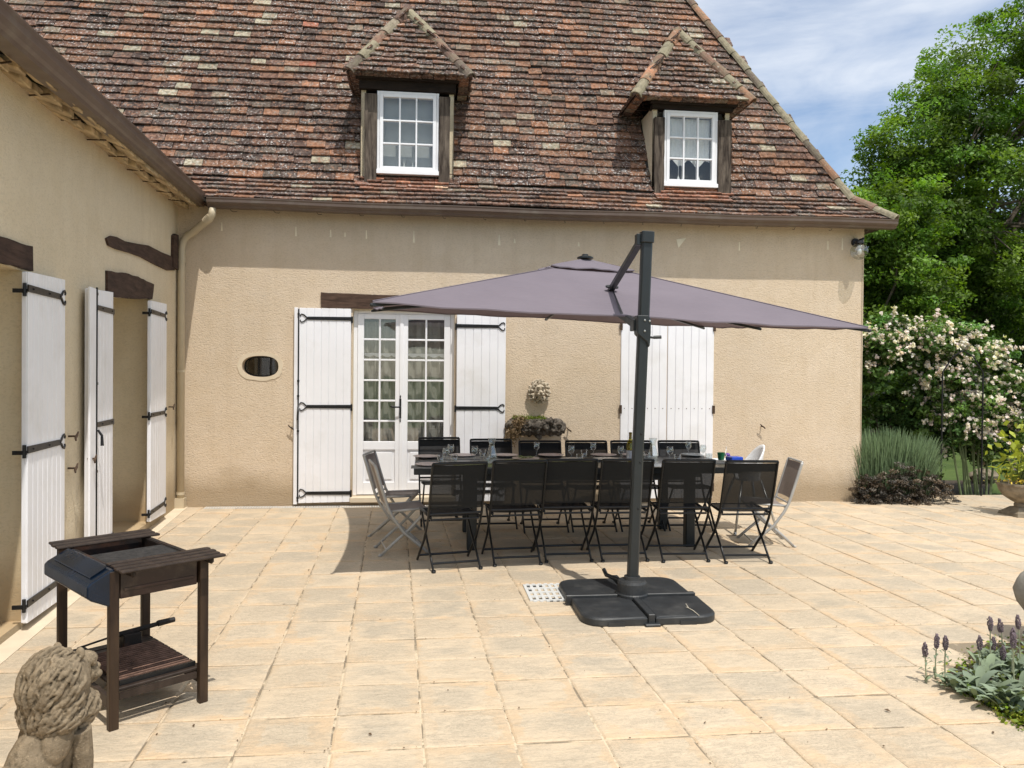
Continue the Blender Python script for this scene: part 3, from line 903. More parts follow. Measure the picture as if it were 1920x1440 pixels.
# ---- french door
df = D + .075
mb = MB()
mb.box(dx0, dx0 + .05, df, df + .06, dz0, dz1); mb.box(dx1 - .05, dx1, df, df + .06, dz0, dz1); mb.box(dx0 + .051, dx1 - .051, df, df + .06, dz1 - .04, dz1)
fd = hp('french_door', mb, M['white_old'], bevel=.004)
xm = (dx0 + dx1) / 2 - .03
for li, (a, b) in enumerate(((dx0 + .052, xm - .001), (xm + .001, dx1 - .052))):
    mb = MB(); y0, y1 = df - .012, df + .035
    z0, z1 = dz0 + .01, dz1 - .042; st = .075
    mb.box(a, a + st, y0, y1, z0, z1); mb.box(b - st, b, y0, y1, z0, z1)
    ga, gb = a + st, b - st
    zg0, zg1 = .775, z1 - .06
    mb.box(ga + .001, gb - .001, y0, y1, zg1, z1); mb.box(ga + .001, gb - .001, y0, y1, zg0 - .10, zg0)
    mb.box(ga + .001, gb - .001, y0, y1, z0, z0 + .15)
    mb.box(ga + .001, gb - .001, y0 + .018, y1 - .002, z0 + .15, zg0 - .10)
    mb.box(ga + .035, gb - .035, y0 + .006, y0 + .017, z0 + .185, zg0 - .135)
    bw = .011
    mb.box((ga + gb) / 2 - bw, (ga + gb) / 2 + bw, y0 + .004, y1 - .004, zg0, zg1)
    for k in range(1, 6):
        z = zg0 + (zg1 - zg0) * k / 6
        mb.box(ga, (ga + gb) / 2 - bw - .0005, y0 + .005, y1 - .005, z - bw, z + bw); mb.box((ga + gb) / 2 + bw + .0005, gb, y0 + .005, y1 - .005, z - bw, z + bw)
    if li == 0: mb.box(b - .022, b + .022, y0 - .014, y0 - .001, z0, z1)
    obj('door_leaf', mb, M['white_old'], fd, bevel=.003)
    mb = MB(); mb.box(ga, gb, y0 + .022, y0 + .025, zg0, zg1); obj('glass_pane', mb, M['glass'], fd)
    # sheer curtain with folds, gathered to one side
    mb = MB(); nx, nz = 40, 14; W_ = b - a
    def cur(i, j):
        t = i / nx; s2 = j / nz; z = .2 + (2.25 - .2) * s2
        g0 = .0 
        x = a + .02 + t * (W_ - .04)
        return (x, df + .12 + .02 * sin(t * 26 + li * 1.3 + s2 * 1.2) + .01 * sin(t * 61), z)
    vs = [cur(i, j) for j in range(nz + 1) for i in range(nx + 1)]
    fs = [(j * (nx + 1) + i, j * (nx + 1) + i + 1, (j + 1) * (nx + 1) + i + 1, (j + 1) * (nx + 1) + i) for j in range(nz) for i in range(nx)]
    mb.add(vs, fs); obj('sheer_curtain', mb, M['curtain'], fd, smooth=True)
    # scalloped lace edge of the upper valance
    mb = MB(); nx = 40
    vs = []; fs = []
    for i in range(nx + 1):
        t = i / nx; x = ga + t * (gb - ga)
        zb = 1.835 - .022 * abs(sin(t * pi * 3.5))
        vs += [(x, df + .09, zb), (x, df + .09, 1.86)]
    fs = [(2 * i, 2 * i + 2, 2 * i + 3, 2 * i + 1) for i in range(nx)]
    mb.add(vs, fs); obj('lace_edge', mb, M['curtainw'], fd)
mb = MB(); hx = xm - .012; hy = df - .03
mb.box(hx - .012, hx + .012, hy, hy + .008, 1.06, 1.30)
mb.tube([(hx, hy, 1.20), (hx, hy - .04, 1.20), (hx - .05, hy - .045, 1.20), (hx - .10, hy - .045, 1.205)], [.009, .009, .010, .013], 8)
mb.ball((hx - .105, hy - .045, 1.206), .014, 8, 6)
mb.lathe([(.0, 0), (.008, .01), (.004, .02), (.010, .03), (0, .05)], (hx, hy, 1.30), 8); mb.lathe([(.0, -.05), (.010, -.03), (.004, -.02), (.008, -.01), (0, 0)], (hx, hy, 1.06), 8)
obj('door_handle', mb, M['iron'], fd)
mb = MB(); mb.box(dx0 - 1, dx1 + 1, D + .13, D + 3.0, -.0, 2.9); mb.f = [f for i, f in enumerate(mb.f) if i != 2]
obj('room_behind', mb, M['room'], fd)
mb = MB()   # pale furniture shapes inside the room
mb.box(-.75, -.25, D + 1.0, D + 1.04, .2, 1.0); mb.box(.0, .25, D + 1.2, D + 1.24, .2, 1.1)
obj('indoor_chair_back', mb, M['plate'], fd)

# ---- channel drain in front of the facade
mb = MB(); cx0, cx1 = -2.58, .40
mb.box(cx0, cx1, D - .135, D - .129, .0, .008); mb.box(cx0, cx1, D - .031, D - .025, .0, .008)
x = cx0
while x < cx1:
    mb.box(x, x + .012, D - .1285, D - .0315, .0, .007); x += .030
cd = obj('channel_drain', mb, M['grille']); tag(cd, 'long narrow slotted channel drain at the foot of the facade wall', 'drain')

# =================================================================== ROOF
PAL = [((.140, .088, .070), 30), ((.098, .070, .060), 26), ((.170, .098, .072), 24), ((.25, .135, .085), 15), ((.32, .16, .095), 7), ((.145, .115, .092), 10), ((.42, .38, .28), 3.2), ((.26, .215, .16), 3), ((.36, .14, .09), .5)]
PW = [w for _, w in PAL]
RT = random.Random(21)
def tilecol(rt=RT):
    c = rt.choices(PAL, PW)[0][0]; k = rt.uniform(.8, 1.25)
    return tuple(x * k for x in c)

def tile_plane(mb, O, U, V, keep, u0, u1, v0, v1, e=.126, w=.215, th=.021, lift=.0, rt=RT, wave=True):
    """courses of flat tiles. O origin, U along the eave, V up the slope; keep(u, v) says whether a tile is wanted"""
    O, U, V = Vector(O), Vector(U).normalized(), Vector(V).normalized(); Nn = U.cross(V)
    row = 0; v = v0
    while v < v1:
        u = u0 - rt.uniform(0, w) ; ph = rt.uniform(0, 6)
        while u < u1:
            ww = w * rt.uniform(.86, 1.14)
            if keep(u + ww / 2, v + e * .5):
                L = e * 1.75; rot = rt.gauss(0, .022); dz = rt.uniform(-.003, .004)
                dv = rt.gauss(0, .0045) + (.006 * sin(u * .9 + ph * .3 + v * 2) if wave else 0)
                if rt.random() < .07: dv -= rt.uniform(.008, .022); rot += rt.gauss(0, .05)
                tz = lift + (.010 * sin(u * 1.3 + v * 1.7) if wave else 0)
                hw = ww / 2 - .0025; col = tilecol(rt)
                tilt = th * 1.02 / e
                ptsb = []
                chip = rt.random() < .10
                for (a, b) in ((-hw, 0), (hw, 0), (hw, L), (-hw, L)):
                    if chip and b == 0 and a > 0: b = .018
                    aa = a * cos(rot) - b * sin(rot); bb = a * sin(rot) + b * cos(rot)
                    nn = tz + dz + th * 1.25 * (1 - b / e * 1.0) + .001
                    if b == 0: nn += rt.uniform(-.0015, .003)
                    ptsb.append((u + ww / 2 + aa, v + dv + bb, nn))
                P = [O + U * p[0] + V * p[1] + Nn * (p[2] - th) for p in ptsb] + [O + U * p[0] + V * p[1] + Nn * p[2] for p in ptsb]
                mb.hexa(P, col)
            u += ww
        v += e * rt.uniform(.975, 1.025); row += 1

def ridge_tiles(mb, P, Q, r=.085, L=.34, rt=RT, up=None, taper=.85):
    P, Q = Vector(P), Vector(Q); d = (Q - P); n = max(1, round(d.length / L)); d.normalize()
    L = (Q - P).length / n
    upv = Vector(up) if up else Vector((0, 0, 1)); upv = (upv - d * upv.dot(d)).normalized(); side = d.cross(upv)
    for i in range(n):
        a = P + d * (i * L - .03); b = P + d * ((i + 1) * L + .01)
        j = Vector((rt.gauss(0, .004), rt.gauss(0, .004), rt.gauss(0, .004)))
        col = tuple(x * 1.25 for x in tilecol(rt)) if rt.random() < .6 else (.30, .26, .18)
        vs = []; K = 8
        for (c_, rr_, t_) in ((a + j, r, 0), (b + j, r * taper, 1), (b + j, (r - .016) * taper, 1), (a + j, r - .016, 0)):
            for k in range(K + 1):
                ang = pi * k / K - .0
                vs.append(c_ + (side * cos(ang) + upv * sin(ang)) * rr_ + upv * (-.03))
        m = K + 1
        fs = []
        for q_ in range(4):
            q2 = (q_ + 1) % 4
            for k in range(K): fs.append((q_ * m + k, q_ * m + k + 1, q2 * m + k + 1, q2 * m + k))
        fs += [(0, m, 2 * m, 3 * m), (K, K + 3 * m, K + 2 * m, K + m)]
        mb.add(vs, fs, col)

# main roof geometry
RY0, RZ0 = D - .235, 3.625
KY, KZ = D + .16, 3.96
TAN = 1.98
def roofz(y): return KZ + (y - KY) * TAN
Nst = Vector((0, -TAN, 1)).normalized()
def onroof(x, y, lift=0): return onplane(x, y, Vector((0, KY, KZ)) + Nst * lift, Nst)
RIDGE_Z = 9.2; RIDGE_Y = KY + (RIDGE_Z - KZ) / TAN
h_top = onroof(1290, 0); h_mid = onroof(1560, 330)
# hip line in the steep plane, and its kick at the bottom
hipd = (h_top - h_mid)
hipk = h_mid - hipd * ((h_mid.z - KZ) / hipd.z)
hipe = fy(1680, 408, RY0); hipe.z = RZ0 + .01
hipt = h_mid + hipd * ((RIDGE_Z - h_mid.z) / hipd.z)
def hipx(z):
    if z < KZ: t = (z - RZ0) / (KZ - RZ0); return hipe.x + (hipk.x - hipe.x) * t
    return hipk.x + (hipt.x - hipk.x) * (z - KZ) / (RIDGE_Z - KZ)
# dormer data: window rect px, post px etc.
DY = KY + .045
def dpt(x, y): return fy(x, y, DY)
dorms = [dict(x0=dpt(676, 340).x, x1=dpt(850, 345).x, zb=dpt(700, 342).z, win=(dpt(708, 172), dpt(822, 331)), eave=(655, 128, 880, 142), apex=(765, 22)),
         dict(x0=dpt(1222, 360).x, x1=dpt(1366, 366).x, zb=dpt(1240, 361).z, win=(dpt(1244, 208), dpt(1342, 354)), eave=(1192, 186, 1408, 182), apex=(1270, 62))]
for d in dorms:
    d['ze'] = fy(d['eave'][0] + 110, 139 if d is dorms[0] else 185, DY - .20).z
    d['xl'], d['xr'] = fy(d['eave'][0], d['eave'][1], DY - .2).x, fy(d['eave'][2], d['eave'][3], DY - .2).x
def keep_main(u, z):
    if u > hipx(z) + .02: return False
    if u < -2.55 and z < 3.62 + .60 * (-2.55 - u): return False
    for d in dorms:      # hole for the dormers
        y = KY + (z - KZ) / TAN
        if d['x0'] + .08 < u < d['x1'] - .08 and d['zb'] - .06 < z < d['ze'] + .1: return False
    return True
mb = MB()
Vk = Vector((0, KY - RY0, KZ - RZ0)); Lk = Vk.length
tile_plane(mb, (0, RY0, RZ0), (1, 0, 0), Vk, lambda u, v: keep_main(u, RZ0 + v * Vk.normalized().z), -7.5, 6.2, 0, Lk - .02, e=.104)
Vs = Vector((0, 1, TAN)).normalized(); Ls = (RIDGE_Z - KZ) / Vs.z
tile_plane(mb, (0, KY, KZ), (1, 0, 0), Vs, lambda u, v: keep_main(u, KZ + v * Vs.z), -8.5, 6.2, .02, Ls - .05)
roof = hp('main_roof', mb, M['tile'])
# roof deck under the tiles + hip end + rear
mb = MB(); y2 = 2 * RIDGE_Y - RY0
def P3(x, y, z): return Vector((x, y, z)) + Vector((0, .02, -.02))
dk = [(-2.6, RY0 + .02, RZ0 - .01), (hipe.x, RY0 + .02, RZ0 - .01), (hipk.x, KY, KZ - .01), (-3.3, KY, KZ - .01)]
mb.add(dk, [(0, 1, 2, 3)])
deck = [(-8.6, KY + .012, KZ - .012), (hipk.x, KY + .012, KZ - .012), (hipt.x, RIDGE_Y, RIDGE_Z - .01), (-8.6, RIDGE_Y, RIDGE_Z - .01)]
# deck only above the wing valley
mb.add([(-3.3, KY + .012, KZ - .012), (hipk.x, KY + .012, KZ - .012), (hipt.x, RIDGE_Y, RIDGE_Z - .01), (-8.6, RIDGE_Y, RIDGE_Z - .01), (-8.6, KY + 1.3, roofz(KY + 1.3) - .012)], [(0, 1, 2, 3, 4)])
obj('roof_deck', mb, M['dark'], roof)
mb = MB()
mb.add([hipe, (hipe.x, y2, hipe.z), (hipk.x, y2 - .4, KZ), hipk], [(0, 1, 2, 3)], (.1, .06, .045))
mb.add([hipk, (hipk.x, y2 - .4, KZ), hipt], [(0, 1, 2)], (.1, .06, .045))
mb.add([(-8.6, RIDGE_Y, RIDGE_Z), hipt, (hipk.x, y2 - .4, KZ), (-8.6, y2 - .4, KZ)], [(0, 1, 2, 3)], (.1, .06, .045))
obj('rear_slope', mb, M['tile'], roof)
mb = MB()
upn = Vector((.55, -.6, .6))
ridge_tiles(mb, hipe + Vector((-.02, 0, .03)), hipk + Vector((0, 0, .03)), .08, .3, up=upn)
ridge_tiles(mb, hipk + Vector((0, 0, .03)), hipt + Vector((0, 0, .03)), .08, .36, up=upn)
ridge_tiles(mb, hipt + Vector((0, 0, .02)), (-8.6, RIDGE_Y, RIDGE_Z + .02), .10, .4)
obj('hip_tile', mb, M['hip'], roof)
# wing roof, shallow
mb = MB(); tw = .30
O = WM(0, GN - .02, 3.71); col = (.1, .06, .045)
A1 = WM(-.02, GN - .03, 3.68); A2 = WM(7.3, GN - .03, 3.27)
B1 = A1 - WN * 3.2 + Vector((0, 0, 3.2 * tw)); B2 = A2 - WN * 3.2 + Vector((0, 0, 3.2 * tw))
mb.add([A1, B1, B2, A2], [(0, 1, 2, 3)], col); mb.add([B1, B1 - WN * 3, B2 - WN * 3, B2], [(0, 1, 2, 3)], col)
wr = hp('wing_roof', mb, M['tile'])

# ---- dormers
M['shadebeam'] = wood_mat('shaded_beam', (.012, .008, .006), (.03, .02, .014), .9, (4, 30, 30))  # near-black colour paints in the shade under the dormer eave
def dormer(d, right):
    x0, x1, zb, ze = d['x0'], d['x1'], d['zb'], d['ze']; Y = DY
    (wa, wb) = d['win']; wx0, wx1, wz1, wz0 = wa.x, wb.x, wa.z, wb.z
    yr = lambda z: KY + (z - KZ) / TAN
    mb = MB()    # rendered cheeks
    zt = ze - .06
    for xx, s in ((x0, 1), (x1, -1)):
        mb.add([(xx, Y, zb - .05), (xx, Y, zt), (xx, yr(zt) + .02, zt), (xx, yr(zb - .05), zb - .05)], [(0, 1, 2, 3)])
        mb.add([(xx, Y, zb - .05), (xx + s * .06, Y, zb - .05), (xx + s * .06, Y, zt), (xx, Y, zt)], [(0, 1, 2, 3)])
    dm = hp('dormer', mb, M['wing'])
    # posts and beam
    for a, b in ((x0 + (.05 if not right else .012), wx0 - .004), (wx1 + .004, x1 - (.05 if not right else .0))):
        mb = MB(); rr_ = random.Random(int(a * 100)); z = zb - .05; prev = None
        while z < zt - .15:
            z2 = min(z + .11, zt - .149)
            j = [rr_.uniform(-.004, .004) for _ in range(2)]
            cur_ = (a + j[0], b + j[1])
            if prev is None: prev = cur_
            mb.hexa([(prev[0], Y - .075, z), (prev[1], Y - .075, z), (prev[1], Y + .06, z), (prev[0], Y + .06, z), (cur_[0], Y - .075, z2), (cur_[1], Y - .075, z2), (cur_[1], Y + .06, z2), (cur_[0], Y + .06, z2)])
            prev = cur_; z = z2
        obj('post', mb, M['post'], dm)
    mb = MB(); mb.box(x0 - .02, x1 + .02, Y - .07, Y + .06, max(wz1 + .01, zt - .15), zt + .02); mb.box(x0 - .06, x1 + .06, Y - .13, Y - .072, zt + .02, zt + .05)
    obj('beam', mb, M['shadebeam'], dm)
    # window
    mb = MB(); y0, y1 = Y - .045, Y + .02
    mb.box(wx0, wx0 + .03, y0, y1, wz0, wz1); mb.box(wx1 - .03, wx1, y0, y1, wz0, wz1); mb.box(wx0 + .031, wx1 - .031, y0, y1, wz1 - .03, wz1); 
    mb.box(wx0 - .005, wx1 + .005, y0 - .03, y1, wz0 - .005, wz0 + .045)
    a, b, zl, zh = wx0 + .032, wx1 - .032, wz0 + .05, wz1 - .032; st = .042; y0 -= .006
    mb.box(a, a + st, y0, y1 - .01, zl, zh); mb.box(b - st, b, y0, y1 - .01, zl, zh); mb.box(a + st + .001, b - st - .001, y0, y1 - .01, zh - st, zh); mb.box(a + st + .001, b - st - .001, y0, y1 - .01, zl, zl + st)
    ga, gb, gl_, gh = a + st, b - st, zl + st, zh - st; bw = .010
    for k in (1, 2):
        xx = ga + (gb - ga) * k / 3; mb.box(xx - bw, xx + bw, y0 + .004, y1 - .014, gl_, gh)
        zz = gl_ + (gh - gl_) * k / 3
        for i in range(3):
            xa = ga + (gb - ga) * i / 3 + (bw + .0005 if i else 0); xb = ga + (gb - ga) * (i + 1) / 3 - (bw + .0005 if i < 2 else 0)
            mb.box(xa, xb, y0 + .005, y1 - .015, zz - bw, zz + bw)
    obj('window_frame', mb, M['white_old'], dm, bevel=.003)
    mb = MB(); mb.box(ga, gb, y0 + .022, y0 + .025, gl_, gh); obj('glass_pane', mb, M['glassd'], dm)
    # curtain: net with triangular drapes and tassels
    mb = MB(); yc = Y + .045
    if right:
        zc = gl_ + (gh - gl_) * .36
        n = 30; vs = []; fs = []
        for i in range(n + 1):
            t = i / n; x = ga + t * (gb - ga); k = abs(((t * 3 + .5) % 1) - .5) * 2
            zlow = zc - .10 * (1 - k) * (1 if .12 < t < .88 else .4)
            vs += [(x, yc + .006 * sin(t * 50), zlow), (x, yc + .006 * sin(t * 50), gh)]
        fs = [(2 * i, 2 * i + 2, 2 * i + 3, 2 * i + 1) for i in range(n)]
        mb.add(vs, fs)
    if not right: mb.box(ga - .03, gb + .03, yc + .02, yc + .024, gl_ - .03, gh + .03)
    cxs = [ga + (gb - ga) * f for f in ((.26, .74) if right else (.42, .60))]
    zt_ = gl_ + (gh - gl_) * (.30 if right else .10)
    for x in cxs:
        mb.add([(x - (.09 if right else .035), yc - .004, zt_ + .04), (x + (.09 if right else .035), yc - .004, zt_ + .04), (x, yc - .004, zt_ - .06)], [(0, 1, 2)])
        mb.tube([(x, yc - .008, zt_ - .05), (x, yc - .008, gl_ + .06)], .004, 5); mb.lathe([(.004, .05), (.018, .01), (.02, -.01), (.0, -.02)], (x, yc - .008, gl_ + .02), 8)
    obj('curtain', mb, M['curtainw'] if right else M['curtaing'], dm)
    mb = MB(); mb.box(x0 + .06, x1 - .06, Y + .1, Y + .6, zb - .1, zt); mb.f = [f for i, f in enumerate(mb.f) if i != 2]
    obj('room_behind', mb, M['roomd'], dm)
    # sill tiles
    mb = MB(); RTs = random.Random(8)
    tile_plane(mb, (0, Y - .20, zb - .165), (1, 0, 0), (0, .17, .165), lambda u, v: x0 + .02 < u < x1 - .02, x0 - .1, x1, 0, .27, e=.085, w=.16, rt=RTs, wave=False, lift=.022)
    mb.c = [(c[0] * 1.5 + .1, c[1] * 1.2 + .05, c[2] * 1.1 + .03) for c in mb.c]
    obj('sill_tile', mb, M['tile'], dm)
    # roof of the dormer
    xl, xr = d['xl'], d['xr']; yf = Y - .22; ax, ay = d['apex']
    ya = Y + .40; ap = fy(ax, ay, ya)
    FL, FR = Vector((xl, yf, ze)), Vector((xr, yf, ze)); AP = Vector((ap.x, ya, ap.z)); RB = Vector((ap.x, yr(ap.z) + .05, ap.z))
    BL, BR = Vector((xl, yr(ze) + .1, ze)), Vector((xr, yr(ze) + .1, ze))
    mb = MB()
    # flared foot of the hips
    def face(P0, P1, Q, Uv):   # eave P0->P1, apex edge Q (list of 1 or 2 points)
        U = (P1 - P0).normalized(); mid = Q[0]
        V = (mid - P0); V = (V - U * V.dot(U)); H = V.length; V.normalize()
        poly = [(0, 0), ((P1 - P0).length, 0)] + [((q - P0).dot(U), (q - P0).dot(V)) for q in Q]
        tile_plane(mb, P0, U, V, lambda u, v: inpoly(u, v, poly), -.1, (P1 - P0).length + .1, -.02, H, e=.098, w=.17, lift=.012, wave=False)
        Nn = U.cross(V)
        vs = [P0 + U * a + V * b for a, b in poly]; mb.add([p_ - Nn * .006 for p_ in vs], [tuple(range(len(vs)))], (.06, .04, .035))
    face(FL, FR, [AP], None)
    face(BL, FL, [AP, RB], None)
    face(FR, BR, [RB, AP], None)
    mb.v = [(x, y, z) for x, y, z in mb.v]; ro = obj('dormer_roof', mb, M['tile'], dm)
    mb = MB()
    ridge_tiles(mb, FL + Vector((.0, 0, .02)), AP + Vector((0, 0, .03)), .082, .27, up=(-.3, -.7, .6), taper=.9); ridge_tiles(mb, FR + Vector((0, 0, .02)), AP + Vector((0, 0, .03)), .082, .27, up=(.3, -.7, .6), taper=.9); ridge_tiles(mb, RB + Vector((0, 0, .02)), AP + Vector((0, 0, .02)), .07, .25)
    obj('dormer_hip_tile', mb, M['hip'], dm)
    mb = MB()   # eave boards / lower row of tiles seen from below
    for (P0, P1, inn) in ((FL, FR, Vector((0, .12, -.03))), (BL, FL, Vector((.12, 0, -.03))), (FR, BR, Vector((-.12, 0, -.03)))):
        L = (P1 - P0).length; U = (P1 - P0).normalized(); k = max(2, round(L / .15)); 
        for i in range(k):
            a_ = P0 + U * (L * i / k + .004); b_ = P0 + U * (L * (i + 1) / k - .004); j = Vector((0, 0, RT.uniform(-.008, .006) + .008))
            mb.hexa([a_ + j - Vector((0, 0, .02)), b_ + j - Vector((0, 0, .02)), b_ + inn + j, a_ + inn + j, a_ + j, b_ + j, b_ + inn + j + Vector((0, 0, .02)), a_ + inn + j + Vector((0, 0, .02))], tilecol())
    obj('eave_tile', mb, M['tile'], dm)
M['glassd'] = glass_mat('dormer_glass', (.93, .94, .93), .05, .4, gl=(.7, .7, .7))
M['roomd'] = pmat('attic_room', (.4, .4, .4), .9, var=.1)
M['curtaing'] = pmat('grey_blind', (.40, .41, .41), .9, var=.05)
dormer(dorms[0], False); dormer(dorms[1], True)

# =================================================================== PARASOL
BASE = Vector((1.455, 5.28, 0))
par = thing('cantilever_parasol', 'large grey purple cantilever parasol on a black slab base, open over the dining table', 'parasol', BASE)
def pp(name, mb, mat, **k): return obj(name, mb, mat, par, world=True, **k)
A_, B_, C_, D_ = Vector((-.37, 5.37, 2.10)), Vector((3.425, 5.66, 2.0)), Vector((-.57, 8.33, 2.30)), Vector((3.20, 8.65, 2.195))
cen = (A_ + B_ + C_ + D_) / 4; APX = Vector((cen.x + .03, cen.y, 2.655))
BX, BY = BASE.x, BASE.y
# base: cross, slabs, hub
cr = MB()
cr.box(BX - .475, BX + .455, BY - .022, BY + .022, .0, .072); cr.box(BX - .022, BX + .022, BY + .0225, BY + .50, .0, .072); cr.box(BX - .022, BX + .022, BY - .485, BY - .0225, .0, .072)
for s in (-1, 1):
    cr.box(BX - .05, BX + .05, BY + s * .50 - .02, BY + s * .50 + .02, 0, .018)
pp('base_cross', cr, M['plastic'], bevel=.004)
def rslab(x0, x1, y0, y1, cx, cy):
    """slab with three tight corners and one generous rounding at the outer corner"""
    pts = []
    for (x, y) in ((x0, y0), (x1, y0), (x1, y1), (x0, y1)):
        outer = (abs(x - BX) > .3) and (abs(y - BY) > .3)
        r = .13 if outer else .012
        sx = 1 if x == x1 else -1; sy = 1 if y == y1 else -1
        ccx, ccy = x - sx * r, y - sy * r
        a0 = {(-1, -1): pi, (1, -1): -pi / 2, (1, 1): 0, (-1, 1): pi / 2}[(sx, sy)]
        n = 10 if outer else 2
        for k in range(n + 1):
            a = a0 + pi / 2 * k / n; pts.append((ccx + r * cos(a), ccy + r * sin(a)))
    mb = MB(); n = len(pts); mx = sum(p[0] for p in pts) / n; my = sum(p[1] for p in pts) / n
    lv = [(.004, .0), (.0, .010), (.0, .044), (.007, .054), (.020, .058)]
    vs = []
    for ins_, z in lv:
        for p in pts:
            d = Vector((mx - p[0], my - p[1])); L = d.length; d /= L
            vs.append((p[0] + d.x * ins_, p[1] + d.y * ins_, z))
    fs = [(i * n + k, i * n + (k + 1) % n, (i + 1) * n + (k + 1) % n, (i + 1) * n + k) for i in range(len(lv) - 1) for k in range(n)]
    fs.append(tuple((len(lv) - 1) * n + k for k in range(n)))
    mb.add(vs, fs)
    # hand grips
    ym = y0 if abs(y0 - BY) > abs(y1 - BY) else y1; s = -1 if ym == y0 else 1
    xm_ = (x0 + x1) / 2; mb.box(xm_ - .055, xm_ + .055, min(ym, ym + s * .006), max(ym, ym + s * .006), .0, .028)
    return mb
for (x0, x1, y0, y1) in ((BX - .46, BX - .026, BY + .026, BY + .47), (BX + .026, BX + .44, BY + .026, BY + .49), (BX - .44, BX - .026, BY - .49, BY - .026), (BX + .026, BX + .46, BY - .485, BY - .026)):
    pp('base_slab', rslab(x0, x1, y0, y1, BX, BY), M['plastic'])
mb = MB(); mb.lathe([(.112, .056), (.112, .075), (.106, .083), (.102, .150), (.094, .167), (.058, .173), (.056, .195), (.0, .195)], BASE, 32)
pp('base_hub', mb, M['plastic'], smooth=False)
mb = MB(); mb.tube([(BX - .03, BY + .06, .13), (BX - .09, BY + .40, .10), (BX - .095, BY + .46, .125)], .016, 8); pp('tilt_pedal', mb, M['alu'])
# pole, slightly leaning
T = fy(1213, 436, 5.28); P0 = Vector((BX, BY, .1)); T = Vector((T.x, BY, T.z))
mb = MB()
def oct_tube(mb, a, b, w, h, ch):
    a, b = Vector(a), Vector(b); d = (b - a).normalized(); sx_ = Vector((1, 0, 0)); sx_ = (sx_ - d * sx_.dot(d)).normalized(); sy_ = d.cross(sx_)
    sec = [(w - ch, -h), (w, -h + ch), (w, h - ch), (w - ch, h), (-w + ch, h), (-w, h - ch), (-w, -h + ch), (-w + ch, -h)]
    vs = [o + sx_ * p + sy_ * q for o in (a, b) for p, q in sec]; n = 8
    mb.add(vs, [(k, (k + 1) % n, n + (k + 1) % n, n + k) for k in range(n)] + [tuple(range(n - 1, -1, -1)), tuple(range(n, 2 * n))])
oct_tube(mb, P0, T - Vector((0, 0, .02)), .038, .030, .012)
dirp = (T - P0).normalized()
pole = pp('pole', mb, M['alu'])
mb = MB()
for t in (.36, .44, .23): mb.ball(P0 + dirp * (2.5 * t) + Vector((.012, -.031, 0)), .007, 8, 5)
obj('bolt', mb, M['iron'], pole)
mb = MB(); oct_tube(mb, T - dirp * .075, T + dirp * .004, .046, .046, .012); mb.box(T.x - .075, T.x - .03, BY - .01, BY + .05, T.z - .09, T.z - .01)
pp('pole_cap', mb, M['alu'], bevel=.004)
# crank housing sliding on the pole
S_ = P0 + dirp * (1.93 - .1)
mb = MB()
prof = [(-.052, .10), (.030, .10), (.046, .07), (.046, -.02), (.040, -.115), (.028, -.125), (.016, -.085), (-.02, -.055), (-.050, -.03)]
vs = [Vector((S_.x + x, S_.y - .045, S_.z + z)) for x, z in prof] + [Vector((S_.x + x, S_.y + .055, S_.z + z)) for x, z in prof]; n = len(prof)
mb.add(vs, [tuple(range(n)), tuple(range(2 * n - 1, n - 1, -1))] + [(i, i + n, (i + 1) % n + n, (i + 1) % n) for i in range(n)])
ch = pp('crank_housing', mb, M['alu'], bevel=.006)
mb = MB(); mb.tube([(S_.x + .04, S_.y, S_.z - .05), (S_.x + .075, S_.y - .02, S_.z - .055)], .008, 8); mb.tube([(S_.x + .072, S_.y - .02, S_.z - .052), (S_.x + .125, S_.y - .03, S_.z - .05)], .012, 10)
obj('crank_handle', mb, M['plastic'], ch)
mb = MB()
for x, z in ((.0, .065), (.0, -.01), (.035, .06)): mb.ball((S_.x + x, S_.y - .047, S_.z + z), .008, 8, 5)
obj('bolt', mb, M['steel'], ch)
# boom under the canopy and strut through it
hubp = APX - Vector((0, 0, .24)); b0 = S_ + Vector((-.03, .05, .035))
mb = MB(); mb.bar(b0, hubp, .045, .055); mb.box(b0.x - .035, b0.x + .03, b0.y - .04, b0.y + .06, b0.z - .04, b0.z + .04)
pp('boom', mb, M['alu'], bevel=.004)
nrm = (B_ - A_).cross(APX - A_).normalized()
hit = onplane(1147, 541, A_, nrm)
st0 = T - Vector((.045, -.02, .065)); sd = (hit - st0).normalized()
mb = MB(); mb.bar(st0, hit + sd * .16, .046, .040); pp('strut', mb, M['alu'], bevel=.004)
mb = MB()
t1 = (B_ - A_).normalized(); t2 = nrm.cross(t1)
for k in range(1):
    vs = [hit + nrm * .008 + (t1 * cos(2 * pi * i / 16) * .055 + t2 * sin(2 * pi * i / 16) * .04) for i in range(16)]
    vs += [v + nrm * .012 for v in vs]; mb.add(vs, [(i, (i + 1) % 16, 16 + (i + 1) % 16, 16 + i) for i in range(16)] + [tuple(range(16, 32))])
pp('strut_collar', mb, M['plastic'])
